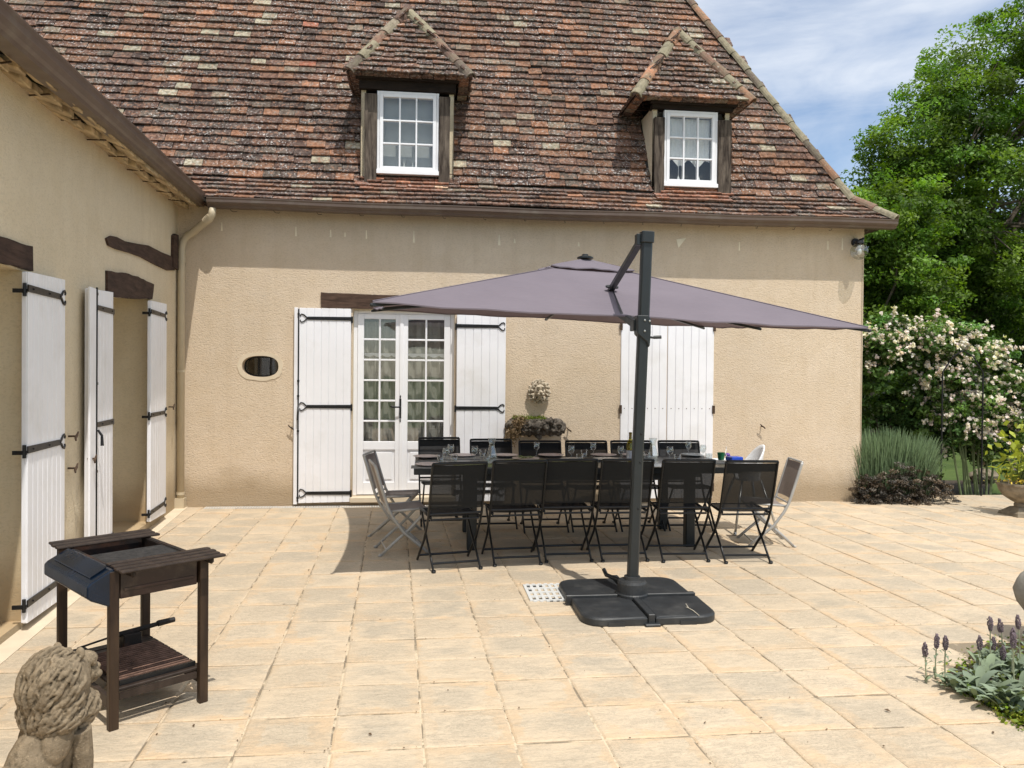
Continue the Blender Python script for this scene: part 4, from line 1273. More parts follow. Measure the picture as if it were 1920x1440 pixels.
# canopy: four panels with slightly hollow edges
def panel(mb, P, Q, apex, nx=24, ny=12, sag=.07, hol=.10, slit=None):
    inward = ((apex - (P + Q) / 2)); inward.z = 0; inward.normalize(); base = len(mb.v); vs = []
    for j in range(ny + 1):
        t = j / ny
        for i in range(nx + 1):
            s = i / nx
            e = P.lerp(Q, s) + inward * hol * 4 * s * (1 - s) * .6 * (1 - abs(2 * s - 1) ** 2 * .0) 
            q = e.lerp(apex, t)
            q.z += .006 * sin(s * 37 + t * 5) * (1 - t) * (.5 + .5 * sin(s * 11)); q.z -= sag * 4 * s * (1 - s) * t * (1 - t) * (1) + .012 * abs(sin(2 * pi * s)) * (1 - t)
            vs.append(q)
    mb.add(vs, [(j * (nx + 1) + i, j * (nx + 1) + i + 1, (j + 1) * (nx + 1) + i + 1, (j + 1) * (nx + 1) + i) for j in range(ny) for i in range(nx)])
    # hem
    hv = [v - Vector((0, 0, .010)) for v in vs[:nx + 1]]
    mb.add(vs[:nx + 1] + hv, [(i, nx + 1 + i, nx + 2 + i, i + 1) for i in range(nx)])
mb = MB()
for P, Q in ((A_, B_), (B_, D_), (D_, C_), (C_, A_)): panel(mb, P, Q, APX, hol=(.055 if (P is A_ or P is D_) else .16))
can = pp('canopy', mb, M['canopy'], smooth=True)
for P_ in (A_, B_, C_, D_):
    mb = MB(); mb.tube([P_ + Vector((0, 0, .003)), P_.lerp(APX, .5) + Vector((0, 0, .003)), APX + Vector((0, 0, .003))], .0045, 5); obj('seam', mb, M['canopy'], can)
mb = MB(); vf = .20; up_ = Vector((0, 0, .035))
q = [APX.lerp(p_, vf) + up_ * (.9) for p_ in (A_, B_, D_, C_)]
for i in range(4): panel(mb, q[i], q[(i + 1) % 4], APX + up_, nx=10, ny=5, sag=.03, hol=.03)
obj('canopy_vent', mb, M['canopy'], can)
mb = MB(); mb.lathe([(.075, -.005), (.075, .008), (.05, .018), (.03, .022), (.028, .035), (0, .038)], APX + up_, 20); obj('finial', mb, M['alu'], can)
# slit flap beside the boom: a dark folded seam in the front panel
foot = Vector((hit.x + .06, 0, 0)); tt = ((BX - A_.x) / (B_.x - A_.x)); ed = A_.lerp(B_, tt) + Vector((-.02, .06, .0))
mb = MB(); a = hit + nrm * .006; b = ed + nrm * .008
mb.add([a + t1 * -.003, a + t1 * .006, b + t1 * .012, b + t1 * -.010], [(0, 1, 2, 3)]); obj('canopy_slit', mb, M['iron'], can)
for (Pq, dz) in ((A_, 0), (B_, 0), (C_, 0), (D_, 0), ((A_ + B_) / 2 + Vector((0, .05, 0)), 0), ((C_ + D_) / 2 - Vector((0, .05, 0)), 0), ((A_ + C_) / 2 + Vector((.1, 0, 0)), 0), ((B_ + D_) / 2 - Vector((.1, 0, 0)), 0)):
    mb = MB(); e = Pq + (Pq - cen) * .004 - Vector((0, 0, .025)); h_ = hubp + Vector((0, 0, .02))
    mid = e.lerp(h_, .5) - Vector((0, 0, .025)); mb.bar(h_, mid, .016, .024); mb.bar(mid, e, .016, .024)
    mb.ball(e, .014, 8, 6)
    pp('rib', mb, M['alu'])
mb = MB(); mb.lathe([(.0, -.10), (.03, -.09), (.05, -.05), (.05, .04), (.02, .06), (.02, .14), (0, .14)], hubp, 16); pp('canopy_hub', mb, M['alu'])

# dry white twig left on the base
mb = MB(); a = gz(1291, 1140, .061); b = gz(1311, 1154, .061); c_ = gz(1286, 1132, .065)
mb.tube([b, a.lerp(b, .5) + Vector((0, .01, .004)), a, c_], [.002, .003, .003, .002], 5); mb.tube([a, a + Vector((-.02, -.01, .01))], .002, 5)
tag(obj('twig', mb, M['stonel']), 'small bleached twig lying on the parasol base slab', 'twig')

# =================================================================== TABLE
TX0, TX1, TY0, TY1, TZ = -.10, 2.98, 6.97, 8.02, .75
table = thing('dining_table', 'long dark rectangular extending dining table laid for a meal', 'table', ((TX0 + TX1) / 2, (TY0 + TY1) / 2, 0))
def tp(name, mb, mat, **k): return obj(name, mb, mat, table, world=True, **k)
mb = MB()
for a, b in ((TX0, .92), (.924, 1.956), (1.96, TX1)): mb.box(a, b, TY0 + .04, TY1 - .04, TZ - .012, TZ)
tp('tabletop', mb, M['table'], bevel=.002)
mb = MB(); mb.box(TX0 - .004, TX1 + .004, TY0, TY0 + .039, TZ - .055, TZ + .002); mb.box(TX0 - .004, TX1 + .004, TY1 - .039, TY1, TZ - .055, TZ + .002); mb.box(TX0 - .004, TX0 + .03, TY0 + .04, TY1 - .04, TZ - .055, TZ - .0125); mb.box(TX1 - .03, TX1 + .004, TY0 + .04, TY1 - .04, TZ - .055, TZ - .0125)
tp('apron', mb, M['alu'], bevel=.004)
for x in (.42, 2.48):
    for y in (6.84 + .2, 7.86):
        mb = MB(); mb.box(x - .04, x + .05, y - .05, y + .04, 0, TZ - .058); tp('leg', mb, M['alu'], bevel=.008)
mb = MB()
for y in (7.04, 7.86): mb.box(.47, 2.44, y - .02, y + .02, TZ - .12, TZ - .06)
tp('rail', mb, M['alu'])

# =================================================================== CHAIRS
def make_chair(name, label, mfr, msl, mseat, group):
    t = thing(name, label, 'chair', (0, 0, 0), 0, group)
    def bars(x, rearx):
        b = MB(); b.tube([(x, -.285, .885), (x, -.275, .86), (x, -.215, .66), (x, -.155, .47), (x, -.105, .37), (x, .0, .225), (x, .13, .115), (x, .26, .0)], [.014] + [.0155] * 6 + [.015], 10, sx=.62, up=(0, 1, 0))
        return b
    for s in (-1, 1):
        obj('side_bar', bars(s * .226, 0), mfr, t, smooth=True)
        b = MB(); b.tube([(s * .198, .235, .445), (s * .198, .20, .40), (s * .198, .05, .245), (s * .198, -.10, .12), (s * .198, -.225, .0)], [.013, .0145, .0145, .0145, .014], 10, sx=.62, up=(0, 1, 0))
        b.tube([(s * .198, -.222, .0), (s * .198, -.232, .018)], .018, 8)
        obj('rear_leg', b, mfr, t, smooth=True)
        b = MB(); b.tube([(s * .206, -.14, .43), (s * .206, .235, .452)], .0125, 8); obj('seat_rail', b, mfr, t, smooth=True)
    b = MB(); b.tube([(-.226, -.285, .885), (-.19, -.29, .888), (.19, -.29, .888), (.226, -.285, .885)], .0125, 10)
    obj('top_rail', b, mfr, t, smooth=True)
    b = MB(); b.tube([(-.226, -.155, .462), (.226, -.155, .462)], .010, 8); obj('seat_rear_rail', b, mfr, t)
    b = MB(); b.tube([(-.206, -.135, .41), (.206, -.135, .41)], .009, 8); obj('seat_cross_rail', b, mfr, t)
    b = MB(); b.tube([(-.198, -.165, .06), (.198, -.165, .06)], .010, 8, sx=.7); obj('stretcher', b, mfr, t)
    b = MB(); b.tube([(-.226, .20, .052), (.226, .20, .052)], .010, 8, sx=.7); obj('stretcher', b, mfr, t)
    # back sling with a slight belly, seat sling
    b = MB(); nx, nz = 8, 10; vs = []
    for j in range(nz + 1):
        tz = j / nz; z = .505 + (.872 - .505) * tz; y = -.165 - (z - .50) * .30
        for i in range(nx + 1):
            s = i / nx; vs.append((-.218 + .436 * s, y - .022 * 4 * s * (1 - s) * (1 - .3 * tz), z))
    b.add(vs, [(j * (nx + 1) + i, j * (nx + 1) + i + 1, (j + 1) * (nx + 1) + i + 1, (j + 1) * (nx + 1) + i) for j in range(nz) for i in range(nx)])
    # pocket hem at the top (double cloth)
    vs2 = [(x, y - .004, z) for (x, y, z) in b.v[(nz - 2) * (nx + 1):]]
    b.add(vs2, [(j * (nx + 1) + i, j * (nx + 1) + i + 1, (j + 1) * (nx + 1) + i + 1, (j + 1) * (nx + 1) + i) for j in range(2) for i in range(nx)])
    obj('backrest', b, msl, t, smooth=True)
    b = MB(); vs = []
    for j in range(nz + 1):
        tz = j / nz; y = -.125 + .37 * tz
        for i in range(nx + 1):
            s = i / nx; vs.append((-.20 + .40 * s, y, .438 + .018 * tz - .022 * 4 * s * (1 - s) * sin(pi * min(1, tz + .1)) - (.02 if j == nz else 0)))
    b.add(vs, [(j * (nx + 1) + i, j * (nx + 1) + i + 1, (j + 1) * (nx + 1) + i + 1, (j + 1) * (nx + 1) + i) for j in range(nz) for i in range(nx)])
    obj('seat', b, mseat, t, smooth=True)
    return t
GB = 'black folding chairs along the long sides of the table'
blk = make_chair('folding_chair', 'x', M['chair'], M['sling'], M['seat'], GB)
ordn = ['leftmost', 'second from the left', 'third from the left', 'just left of the parasol pole', 'just right of the parasol pole', 'rightmost']
near = [(857.5, 1071, 13), (971, 1061, 5), (1067, 1054.5, 2), (1172, 1053.5, 1), (1286, 1054.5, -2), (1403, 1057, -2)]
first = True
for i, (px_, py_, rot) in enumerate(near):
    q = gz(px_, py_); a = radians(rot); loc = Vector((q.x - .225 * sin(a), q.y + .225 * cos(a), 0))
    lab = ('black folding chair on the near side of the table, ' + ordn[i] + (', turned a little askew' if i == 0 else ''))
    if first: blk.location = loc; blk.rotation_euler = (0, 0, a); blk['label'] = lab; first = False
    else: dup(blk, loc, a, lab)
farx = [(830, 821, 4), (922, 824, 1), (1012, 827, 0), (1097, 827, -1), (1183, 827, 0), (1267, 827, -3)]
ordf = ['leftmost, in front of the french door', 'second from the left', 'third from the left, below the stone basin', 'fourth from the left', 'fifth from the left, behind the wine bottle', 'rightmost, in front of the closed shutters']
for i, (px_, py_, rot) in enumerate(farx):
    q = gz(px_, py_, .89); a = pi + radians(rot); loc = Vector((q.x + .285 * sin(a), q.y + .285 * cos(a), 0))
    dup(blk, loc, a, 'black folding chair on the house side, ' + ordf[i])
GG = 'grey folding chairs at the ends of the table'
gry = make_chair('folding_chair', 'grey folding chair with taupe seat at the left end of the table, nearer the camera', M['gchair'], M['gsling'], M['gsling'], GG)
gry.scale = (.91, .91, .91); gry.location = (-.22, 7.03, 0); gry.rotation_euler = (0, 0, radians(-80))
dup(gry, Vector((-.31, 7.79, 0)), radians(-101), 'grey folding chair with taupe seat at the left table end, nearer the french door')
dup(gry, Vector((3.30, 7.12, 0)), radians(81), 'grey folding chair with taupe seat alone at the right end of the table')

# high chair
hc = thing('high_chair', 'white plastic baby high chair with silver legs at the right end of the table', 'high chair', (3.35, 7.72, 0))
def hh(name, mb, mat, **k): return obj(name, mb, mat, hc, **k)
mb = MB(); K = 28; vs = []; lv = 9
# seat shell: tub open to the left (-X), high rounded back on the right
def shell(rad_off):
    out = []
    for j in range(lv + 1):
        t = j / lv
        for k in range(K + 1):
            a = -pi * .86 + 2 * pi * .86 * k / K          # angle, 0 = towards +X (back)
            back = max(0, cos(a)) ** .9
            top = .665 + .235 * back
            zz = .54 + (top - .54) * t
            rx, ry = .125 + .03 * t - rad_off, .145 + .022 * t - rad_off
            out.append((rx * cos(a) + .02 * t * back, ry * sin(a), zz))
    return out
vo = shell(0); vi = shell(.014); n1 = K + 1
mb.add(vo, [(j * n1 + k, j * n1 + k + 1, (j + 1) * n1 + k + 1, (j + 1) * n1 + k) for j in range(lv) for k in range(K)])
b = len(mb.v); mb.add(vi, [(j * n1 + k, (j + 1) * n1 + k, (j + 1) * n1 + k + 1, j * n1 + k + 1) for j in range(lv) for k in range(K)])
mb.f += [(lv * n1 + k, lv * n1 + k + 1, b + lv * n1 + k + 1, b + lv * n1 + k) for k in range(K)]
mb.lathe([(0, .525), (.12, .53), (.135, .545), (.0, .548)], (0, 0, 0), 24)
for s in (-1, 1): mb.box(-.13, .08, s * .165 - .02, s * .165 + .02, .63, .665)
hh('seat_shell', mb, M['hiplast'], smooth=True)
mb = MB(); mb.box(-.36, -.08, -.21, .21, .70, .712); mb.box(-.36, -.345, -.21, .21, .7125, .735); mb.box(-.345, -.10, -.21, -.197, .7125, .735); mb.box(-.345, -.10, .197, .21, .7125, .735); mb.box(-.10, -.02, -.21, -.15, .70, .7118); mb.box(-.10, -.02, .15, .21, .70, .7118)
hh('tray', mb, M['hiplast'], bevel=.008, bseg=2)
for sx_ in (-1, 1):
    for sy_ in (-1, 1):
        mb = MB(); mb.tube([(sx_ * .10, sy_ * .11, .54), (sx_ * .23, sy_ * .25, .01)], .013, 10); mb.tube([(sx_ * .226, sy_ * .246, .03), (sx_ * .235, sy_ * .256, .0)], .017, 10)
        hh('leg', mb, M['steel'], smooth=True)

# =================================================================== ON THE TABLE
def onT(px_, py_): q = gz(px_, py_, TZ + .004); return Vector((q.x, min(max(q.y, TY0 + .03), TY1 - .03), TZ + .003))
# placemats and plates
PLZ = [(800, 858, 0), (806, 873, 0), (866, 853, 0), (944, 853, 0), (986, 862, 2), (1031, 854, 0), (1127, 853, 0), (1137, 863, 1), (1190, 855, 0), (1298, 854, 1), (1236, 877, 1), (1075, 864, 1)]
plab = ['pinkish stoneware plate at the left end of the table, house side', 'pinkish stoneware plate at the left end of the table, near side', 'pinkish stoneware plate in front of the leftmost far chair', 'pinkish stoneware plate just right of the left carafe', 'stoneware plate covered by a leafy green napkin', 'pinkish stoneware plate right of the lone tall wine glass', 'pinkish stoneware plate in front of the fourth far chair', 'pale glass plate left of the wine bottle', 'pinkish stoneware plate behind the wine bottle', 'pale glass plate at the far right of the table, house side', 'pale glass plate just right of the parasol pole, near edge of the table', 'pale glass plate in the middle of the table']
for i, (x, y, k) in enumerate(PLZ):
    q = onT(x, y)
    mb = MB(); r_ = .137
    mb.lathe([(0, .004), (.07, .004), (.085, .008), (r_, .017), (r_ + .001, .020), (r_ - .006, .020), (.085, .012), (0, .009)], q, 28)
    o = obj('plate', mb, M['plate'] if k != 1 else M['platew'], smooth=True); tag(o, plab[i], 'plate', 'plates laid on the table')
mlab = ['leaf patterned placemat under the green plate', 'grey placemat at the left end of the table, near side', 'grey placemat left of the two tumblers', 'leaf patterned placemat in the middle of the table', 'leaf patterned placemat at the near side left of the left carafe', 'grey placemat right of the right carafe', 'grey placemat at the right end of the table']
for i, (x, y, m_) in enumerate([(986, 864, 'mat'), (812, 876, 'matg'), (866, 858, 'matg'), (1075, 867, 'mat'), (890, 872, 'mat'), (1236, 872, 'matg'), (1350, 866, 'matg')]):
    q = onT(x, y); mb = MB(); mb.box(q.x - .2, q.x + .2, max(q.y - .15, TY0 + .005), min(q.y + .15, TY1 - .005), TZ + .0022 + i * .0002, TZ + .0042 + i * .0002)
    tag(obj('placemat', mb, M[m_]), mlab[i], 'placemat', 'placemats on the table')
# leafy napkin on the plate
mb = MB(); q = onT(986, 862); rn = random.Random(6)
for k in range(26):
    a = rn.uniform(0, 2 * pi); r_ = rn.uniform(0, .09); c_ = q + Vector((r_ * cos(a), r_ * sin(a), .022 + rn.uniform(0, .012)))
    d1 = Vector((cos(a * 3), sin(a * 3), rn.uniform(-.2, .3))) * .035; d2 = Vector((-sin(a * 3), cos(a * 3), .1)) * .016
    mb.add([c_ - d1, c_ + d2, c_ + d1, c_ - d2], [(0, 1, 2, 3)])
M['greenleaf'] = pmat('green_paper', (.15, .22, .04), .7, var=.4, vs=30)
tag(obj('paper_napkin', mb, M['greenleaf']), 'crumpled green leafy paper napkin on a plate left of the middle', 'napkin')
def wineglass(q, h=.155, r=.034):
    mb = MB(); s = h / .155
    mb.lathe([(.0, .002), (.030, .002), (.031, .004), (.008, .009), (.004, .016), (.004, .062), (.012, .072), (.028, .088), (r, .112), (r - .002, .135), (.028, .155), (.026, .155), (r - .004, .134), (r - .002, .112), (.026, .090), (.008, .077), (0, .075)], q, 20)
    mb.v = [(x, y, q.z + (z - q.z) * s) for x, y, z in mb.v]
    return mb
wl = [(845, 862, 'wine glass at the left end of the table, house side'), (836, 870, 'wine glass at the left end of the table, standing forward of another'), (890, 866, 'wine glass just left of the left carafe'), (1006, 856, 'lone wine glass standing tall in front of the third far chair'), (1071, 864, 'wine glass in the middle of the table, near side'), (1112, 857, 'wine glass in front of the fourth far chair'), (1164, 865, 'wine glass directly left of the wine bottle'), (1256, 866, 'wine glass right of the right carafe'), (1285, 853, 'wine glass in front of the rightmost far chair'), (1318, 862, 'wine glass nearest the right end of the table')]
for x, y, l in wl: tag(obj('wine_glass', wineglass(onT(x, y)), M['tglass'], smooth=True), l, 'wine glass', 'wine glasses on the table')
tl = [(826, 868, 'clear tumbler at the far left end of the table'), (852, 868, 'clear tumbler between two wine glasses at the left'), (905, 858, 'clear tumbler behind the left carafe'), (912, 868, 'clear tumbler touching the left carafe'), (1095, 858, 'clear tumbler in front of the fourth far chair'), (1087, 867, 'clear tumbler beside the middle wine glass, near side'), (1270, 868, 'clear tumbler right of the right carafe, near side'), (1329, 866, 'clear tumbler nearest the right end of the table'), (1213, 862, 'clear tumbler behind the parasol pole'), (1172, 871, 'clear tumbler in front of the wine bottle')]
for x, y, l in tl:
    mb = MB(); q = onT(x, y); mb.lathe([(0, .002), (.028, .002), (.030, .01), (.035, .085), (.033, .085), (.028, .014), (0, .010)], q, 18)
    tag(obj('tumbler', mb, M['tglass'], smooth=True), l, 'tumbler', 'tumblers on the table')
for x, y, l in ((922, 869, 'glass water carafe at the left part of the table'), (1224, 868, 'glass water carafe right of the parasol pole')):
    mb = MB(); q = onT(x, y); mb.lathe([(0, .003), (.052, .003), (.056, .012), (.050, .09), (.030, .155), (.026, .185), (.034, .225), (.040, .245), (.038, .245), (.032, .225), (.023, .185), (.027, .155), (.046, .09), (.050, .016), (0, .012)], q, 24)
    o = obj('carafe', mb, M['tglass'], smooth=True); tag(o, l, 'carafe', 'carafes on the table')
q = onT(1181.5, 868); bt = thing('wine_bottle', 'olive green wine bottle with a pale label beside the parasol pole', 'bottle', q)
mb = MB(); mb.lathe([(0, .0), (.036, .0), (.038, .006), (.038, .175), (.030, .205), (.015, .235), (.0135, .285), (.016, .288), (.016, .300), (.0, .301)], (0, 0, 0), 24); obj('glass_body', mb, M['bottle'], bt, smooth=True)
mb = MB(); mb.lathe([(.0386, .035), (.0386, .125)], (0, 0, 0), 24); mb.f = mb.f[:24]; M['label'] = pmat('paper_label', (.62, .62, .64), .7); obj('label', mb, M['label'], bt, smooth=True)
M['foil'] = pmat('yellow_foil', (.25, .16, .03), .4, .3); mb = MB(); mb.lathe([(.0146, .235), (.0146, .30), (.017, .301), (0, .303)], (0, 0, 0), 16); obj('foil', mb, M['foil'], bt)
# water in carafes is omitted: they read as clear glass
# toys
def pm(n, c): M[n] = pmat(n, c, .35, var=.05); return M[n]
q = onT(1352, 862); mb = MB(); mb.lathe([(0, 0), (.030, 0), (.040, .075), (.037, .075), (.028, .006), (0, .006)], q, 16); tag(obj('toy_cup', mb, pm('green_plastic', (.01, .13, .05))), 'small dark green plastic cup at the right end of the table', 'cup')
q = onT(1377, 866); mb = MB(); mb.box(-.075, .065, -.06, .05, .014, .055); mb.xform(Matrix.Translation(q) @ Matrix.Rotation(.2, 4, 'Z')); tag(obj('toy_box', mb, pm('blue_plastic', (.01, .06, .45)), bevel=.01, bseg=2), 'bright blue plastic toy box on the right end of the table', 'toy')
q = onT(1384, 872); mb = MB(); mb.box(-.11, .10, -.08, .06, .0, .012); mb.xform(Matrix.Translation(q) @ Matrix.Rotation(-.15, 4, 'Z')); tag(obj('toy_tray', mb, pm('red_plastic', (.55, .04, .03)), bevel=.004), 'flat red plastic tray under the blue toy box', 'tray')
q = onT(1364, 861); mb = MB(); mb.ball(q + Vector((0, 0, .045)), (.028, .028, .022), 10, 7); mb.ball(q + Vector((.015, -.03, .02)), (.03, .02, .02), 10, 7); tag(obj('soft_toy', mb, pm('purple_plastic', (.12, .04, .30)), smooth=True), 'small rounded purple toy between the green cup and the blue box', 'toy')
mb = MB(); mb.tube([q + Vector((-.02, -.04, .01)), q + Vector((-.03, -.02, .07)), q + Vector((-.01, .01, .11)), q + Vector((-.015, .0, .13))], .003, 6); mb.tube([q + Vector((-.02, -.05, .004)), q + Vector((.01, -.07, .003)), q + Vector((.03, -.06, .003))], .004, 6); tag(obj('white_cord', mb, M['hiplast']), 'thin curled white cord beside the green cup', 'cord')

# =================================================================== BARBECUE
bq = thing('barbecue', 'brown wooden trolley barbecue with a dark blue front panel and open charcoal pit', 'barbecue', (-1.447, 3.989, 0), radians(40.5))
def bb(name, mb, mat, **k): return obj(name, mb, mat, bq, **k)
for sx_ in (-1, 1):
    for sy_ in (-1, 1):
        mb = MB(); x, y = sx_ * .205, sy_ * .345; mb.box(x - .021, x + .021, y - .017, y + .017, 0, .712); bb('leg', mb, M['bwoodv'], bevel=.003)
Z1 = .715
mb = MB()   # firebox: open tin
x0, x1, y0, y1, zb = -.175, .175, -.318, .318, .575
mb.box(x0, x1, y0, y1, zb, zb + .006)
mb.box(x0 - .002, x0 + .004, y0, y1, zb + .0065, Z1 - .006); mb.box(x1 - .004, x1 + .002, y0, y1, zb + .0065, Z1 - .006); mb.box(x0 + .0045, x1 - .0045, y0, y0 + .006, zb + .0065, Z1 - .01); mb.box(x0 + .0045, x1 - .0045, y1 - .006, y1, zb + .0065, Z1 - .01)
mb.box(x0 - .02, x1 + .02, y0 - .001, y0 + .012, Z1 - .0095, Z1 - .003)
bb('firebox', mb, M['char'])
mb = MB(); mb.box(-.175, .175, -.345, -.333, .580, .700); mb.box(-.16, .16, -.349, -.3455, .612, .626); bb('front_panel', mb, M['firebox'], bevel=.002)
mb = MB(); mb.box(.182, .192, -.325, .325, .58, .69); bb('side_panel', mb, M['firebox'], bevel=.002)
mb = MB(); mb.box(-.17, .17, -.22, .06, .700, .708); bb('charcoal_plate', mb, pmat('ash', (.022, .020, .019), .95, var=.7, vs=40, bs=1, bscale=60, bdist=.006))
mb = MB(); mb.box(x0 - .028, x0 - .004, y0, y1, Z1 - .03, Z1 - .004); mb.box(x1 + .004, x1 + .028, y0, y1, Z1 - .03, Z1 - .004); bb('top_rail', mb, M['char'])
# blue chute panel on the left side (local -X)
mb = MB(); sec = [(-.19, .715), (-.215, .722), (-.305, .675), (-.318, .662), (-.318, .612), (-.300, .596), (-.215, .552), (-.19, .552)]
ya, yb = -.36, .235; n = len(sec)
vs = [(a, ya, z) for a, z in sec] + [(a, yb, z) for a, z in sec]
mb.add(vs, [tuple(range(n)), tuple(range(2 * n - 1, n - 1, -1))] + [(i, i + n, (i + 1) % n + n, (i + 1) % n) for i in range(n)])
bp = bb('blue_panel', mb, M['blue'], bevel=.006, bseg=2)
mb = MB(); mb.hexa([(-.222, ya + .05, .7225), (-.222, yb - .05, .7225), (-.29, yb - .05, .687), (-.29, ya + .05, .687), (-.220, ya + .05, .7275), (-.220, yb - .05, .7275), (-.288, yb - .05, .692), (-.288, ya + .05, .692)]); obj('panel_rib', mb, M['blue'], bp)
# shelves of planks
def planks(ylist, w, x0, x1, name, z=Z1):
    s_ = MB()
    for i, y in enumerate(ylist):
        e = .0
        pts = [(x0, y), (x1, y), (x1 + .0, y + w), (x0, y + w)]
        e0 = random.Random(i * 7 + 1).uniform(-.006, .006); s_.box(x0 + e0, x1 + e0, y, y + w - .024, z, z + .013)
    sh = bb(name, s_, M['bwood'], bevel=.005, bseg=2)
    b_ = MB(); ym, yM = ylist[0] + .03, ylist[-1] + w - .03
    for x in (x0 + .05, x1 - .07):
        b_.box(x, x + .022, ym, yM, z - .032, z - .001)
    obj('bracket', b_, M['bwood'], sh, bevel=.008)
planks([-.450, -.390, -.330, -.270], .060, -.205, .275, 'side_shelf')
planks([.250, .318, .386], .068, -.25, .25, 'side_shelf')
# lower shelf
mb = MB(); y = -.325; z = .155
while y < .31: mb.box(-.176, .215, y, y + .060, z, z + .015); y += .073
bb('lower_shelf', mb, M['bwood'], bevel=.003)
mb = MB(); mb.box(-.177, .177, -.345, -.327, .125, .153); mb.box(-.177, .177, .327, .345, .085, .150); mb.box(-.225, -.205, -.326, .326, .10, .150); mb.box(.185, .204, -.326, .326, .10, .150); bb('shelf_rail', mb, M['bwood'])
# grill grate lying on the lower shelf
gt = thing('grill_grate', 'rusty black barbecue grate lying on the lower shelf of the barbecue', 'grate', tuple(Vector((-1.447, 3.989, .172)) ), radians(40.5))
mb = MB()
for i in range(17): y = -.28 + i * .027; mb.tube([(-.155, y, .012), (.185, y, .012)], .0055, 6)
for x in (-.14, .17): mb.tube([(x, -.285, .004), (x, .165, .004)], .006, 6)
obj('grate_bars', mb, M['grate'], gt); mb = MB(); mb.box(-.16, .19, -.30, -.287, -.001, .02); obj('grate_rim', mb, M['iron'], gt)
# tool on the shelf
mb = MB(); T_ = Matrix.Translation((-1.447, 3.989, 0)) @ Matrix.Rotation(radians(40.5), 4, 'Z')
mb.tube([(.30, .19, .262), (.22, .20, .257), (.21, .20, .255)], [.014, .017, .016], 10); mb.tube([(.21, .20, .255), (.0, .22, .235), (-.03, .222, .232)], [.012, .016, .012], 10); mb.tube([(-.03, .222, .232), (-.17, .235, .21)], .006, 6); mb.box(-.20, -.12, .20, .27, .176, .20); mb.box(.03, .12, .17, .25, .172, .24)
mb.xform(T_); tag(obj('grill_brush', mb, M['char'], bevel=.003), 'charred long handled grill brush resting on the back of the barbecue shelf', 'brush')

# drain grate in the paving
mb = MB(); a = gz(983, 1098); b = gz(1062, 1096); c_ = gz(1000, 1128)
x0, y1, y0 = a.x, a.y, c_.y; x1 = x0 + .42; nxc, nyc = 9, 4
bwx, bwy = .026, .030
cw = (x1 - x0) / nxc; chh = (y1 - y0) / nyc
for i in range(nxc + 1): xx = x0 + i * cw; mb.box(xx - .011, xx + .011, y0, y1, .001, .010)
for j in range(nyc + 1):
    yy = y0 + j * chh
    for i in range(nxc): mb.box(x0 + i * cw + .0111, x0 + (i + 1) * cw - .0111, yy - .018, yy + .018, .001, .0098)
tag(obj('drain_grate', mb, M['grille']), 'white square slotted drain cover in the paving left of the parasol base', 'drain cover')
mb = MB(); mb.box(x0 - .012, x1 + .012, y0 - .02, y1 + .02, .0002, .0008); tag(obj('drain_shade_sheet', mb, M['dark']), 'flat dark sheet painted for the shaded pit under the white drain cover', 'drain', kind='structure')  # thin dark sheet stands in for the shade below the slots

# =================================================================== WALL THINGS
lp = thing('wall_lamp', 'outdoor wall lamp with a clear glass globe at the right end of the facade', 'wall lamp', tuple(fy(1603, 455)))
lc = lp.location.copy(); gc = fy(1611, 471, D - .17)
mb = MB(); mb.lathe([(0, -.035), (.05, -.03), (.055, -.01), (.055, 0)], lc, 20, 'y'); mb.tube([lc + Vector((0, -.02, 0)), lc + Vector((.01, -.10, .02)), lc + Vector((.03, -.15, .03)), Vector((gc.x, gc.y, gc.z + .11))], [.014, .014, .014, .02], 10)
mb.lathe([(.0, .135), (.05, .130), (.056, .10), (.048, .085), (0, .085)], gc, 20)
obj('bracket', mb, M['iron'], lp, world=True, smooth=False)
mb = MB(); mb.ball(gc, .108, 28, 18); obj('glass_globe', mb, M['lampglass'], lp, world=True, smooth=True)
mb = MB(); mb.ball(gc + Vector((0, 0, -.005)), (.030, .030, .045), 14, 10); mb.lathe([(.02, .03), (.02, .09)], gc, 12); obj('bulb', mb, M['hiplast'], lp, world=True, smooth=True)
mb = MB(); a = lc + Vector((0, -.01, .05)); mb.tube([a, a + Vector((-.06, .0, .05)), a + Vector((-.09, .0, .13)), a + Vector((-.05, .005, .19)), a + Vector((.10, .0, .20)), a + Vector((.14, .0, .16))], .0035, 5); mb.tube([(5.64, D - .012, 3.2), (5.648, D - .012, 1.5), (5.65, D - .012, .5)], .004, 5)
tag(obj('power_cable', mb, M['pipe']), 'thin looping cable above the wall lamp and down the house corner', 'cable')

def remesh(size):
    def f(o):
        m = o.modifiers.new('Remesh', 'REMESH'); m.mode = 'VOXEL'; m.voxel_size = size; m.use_smooth_shade = True
    return f
def smoothm(n, fac=.5):
    def f(o):
        m = o.modifiers.new('Smooth', 'SMOOTH'); m.iterations = n; m.factor = fac
    return f

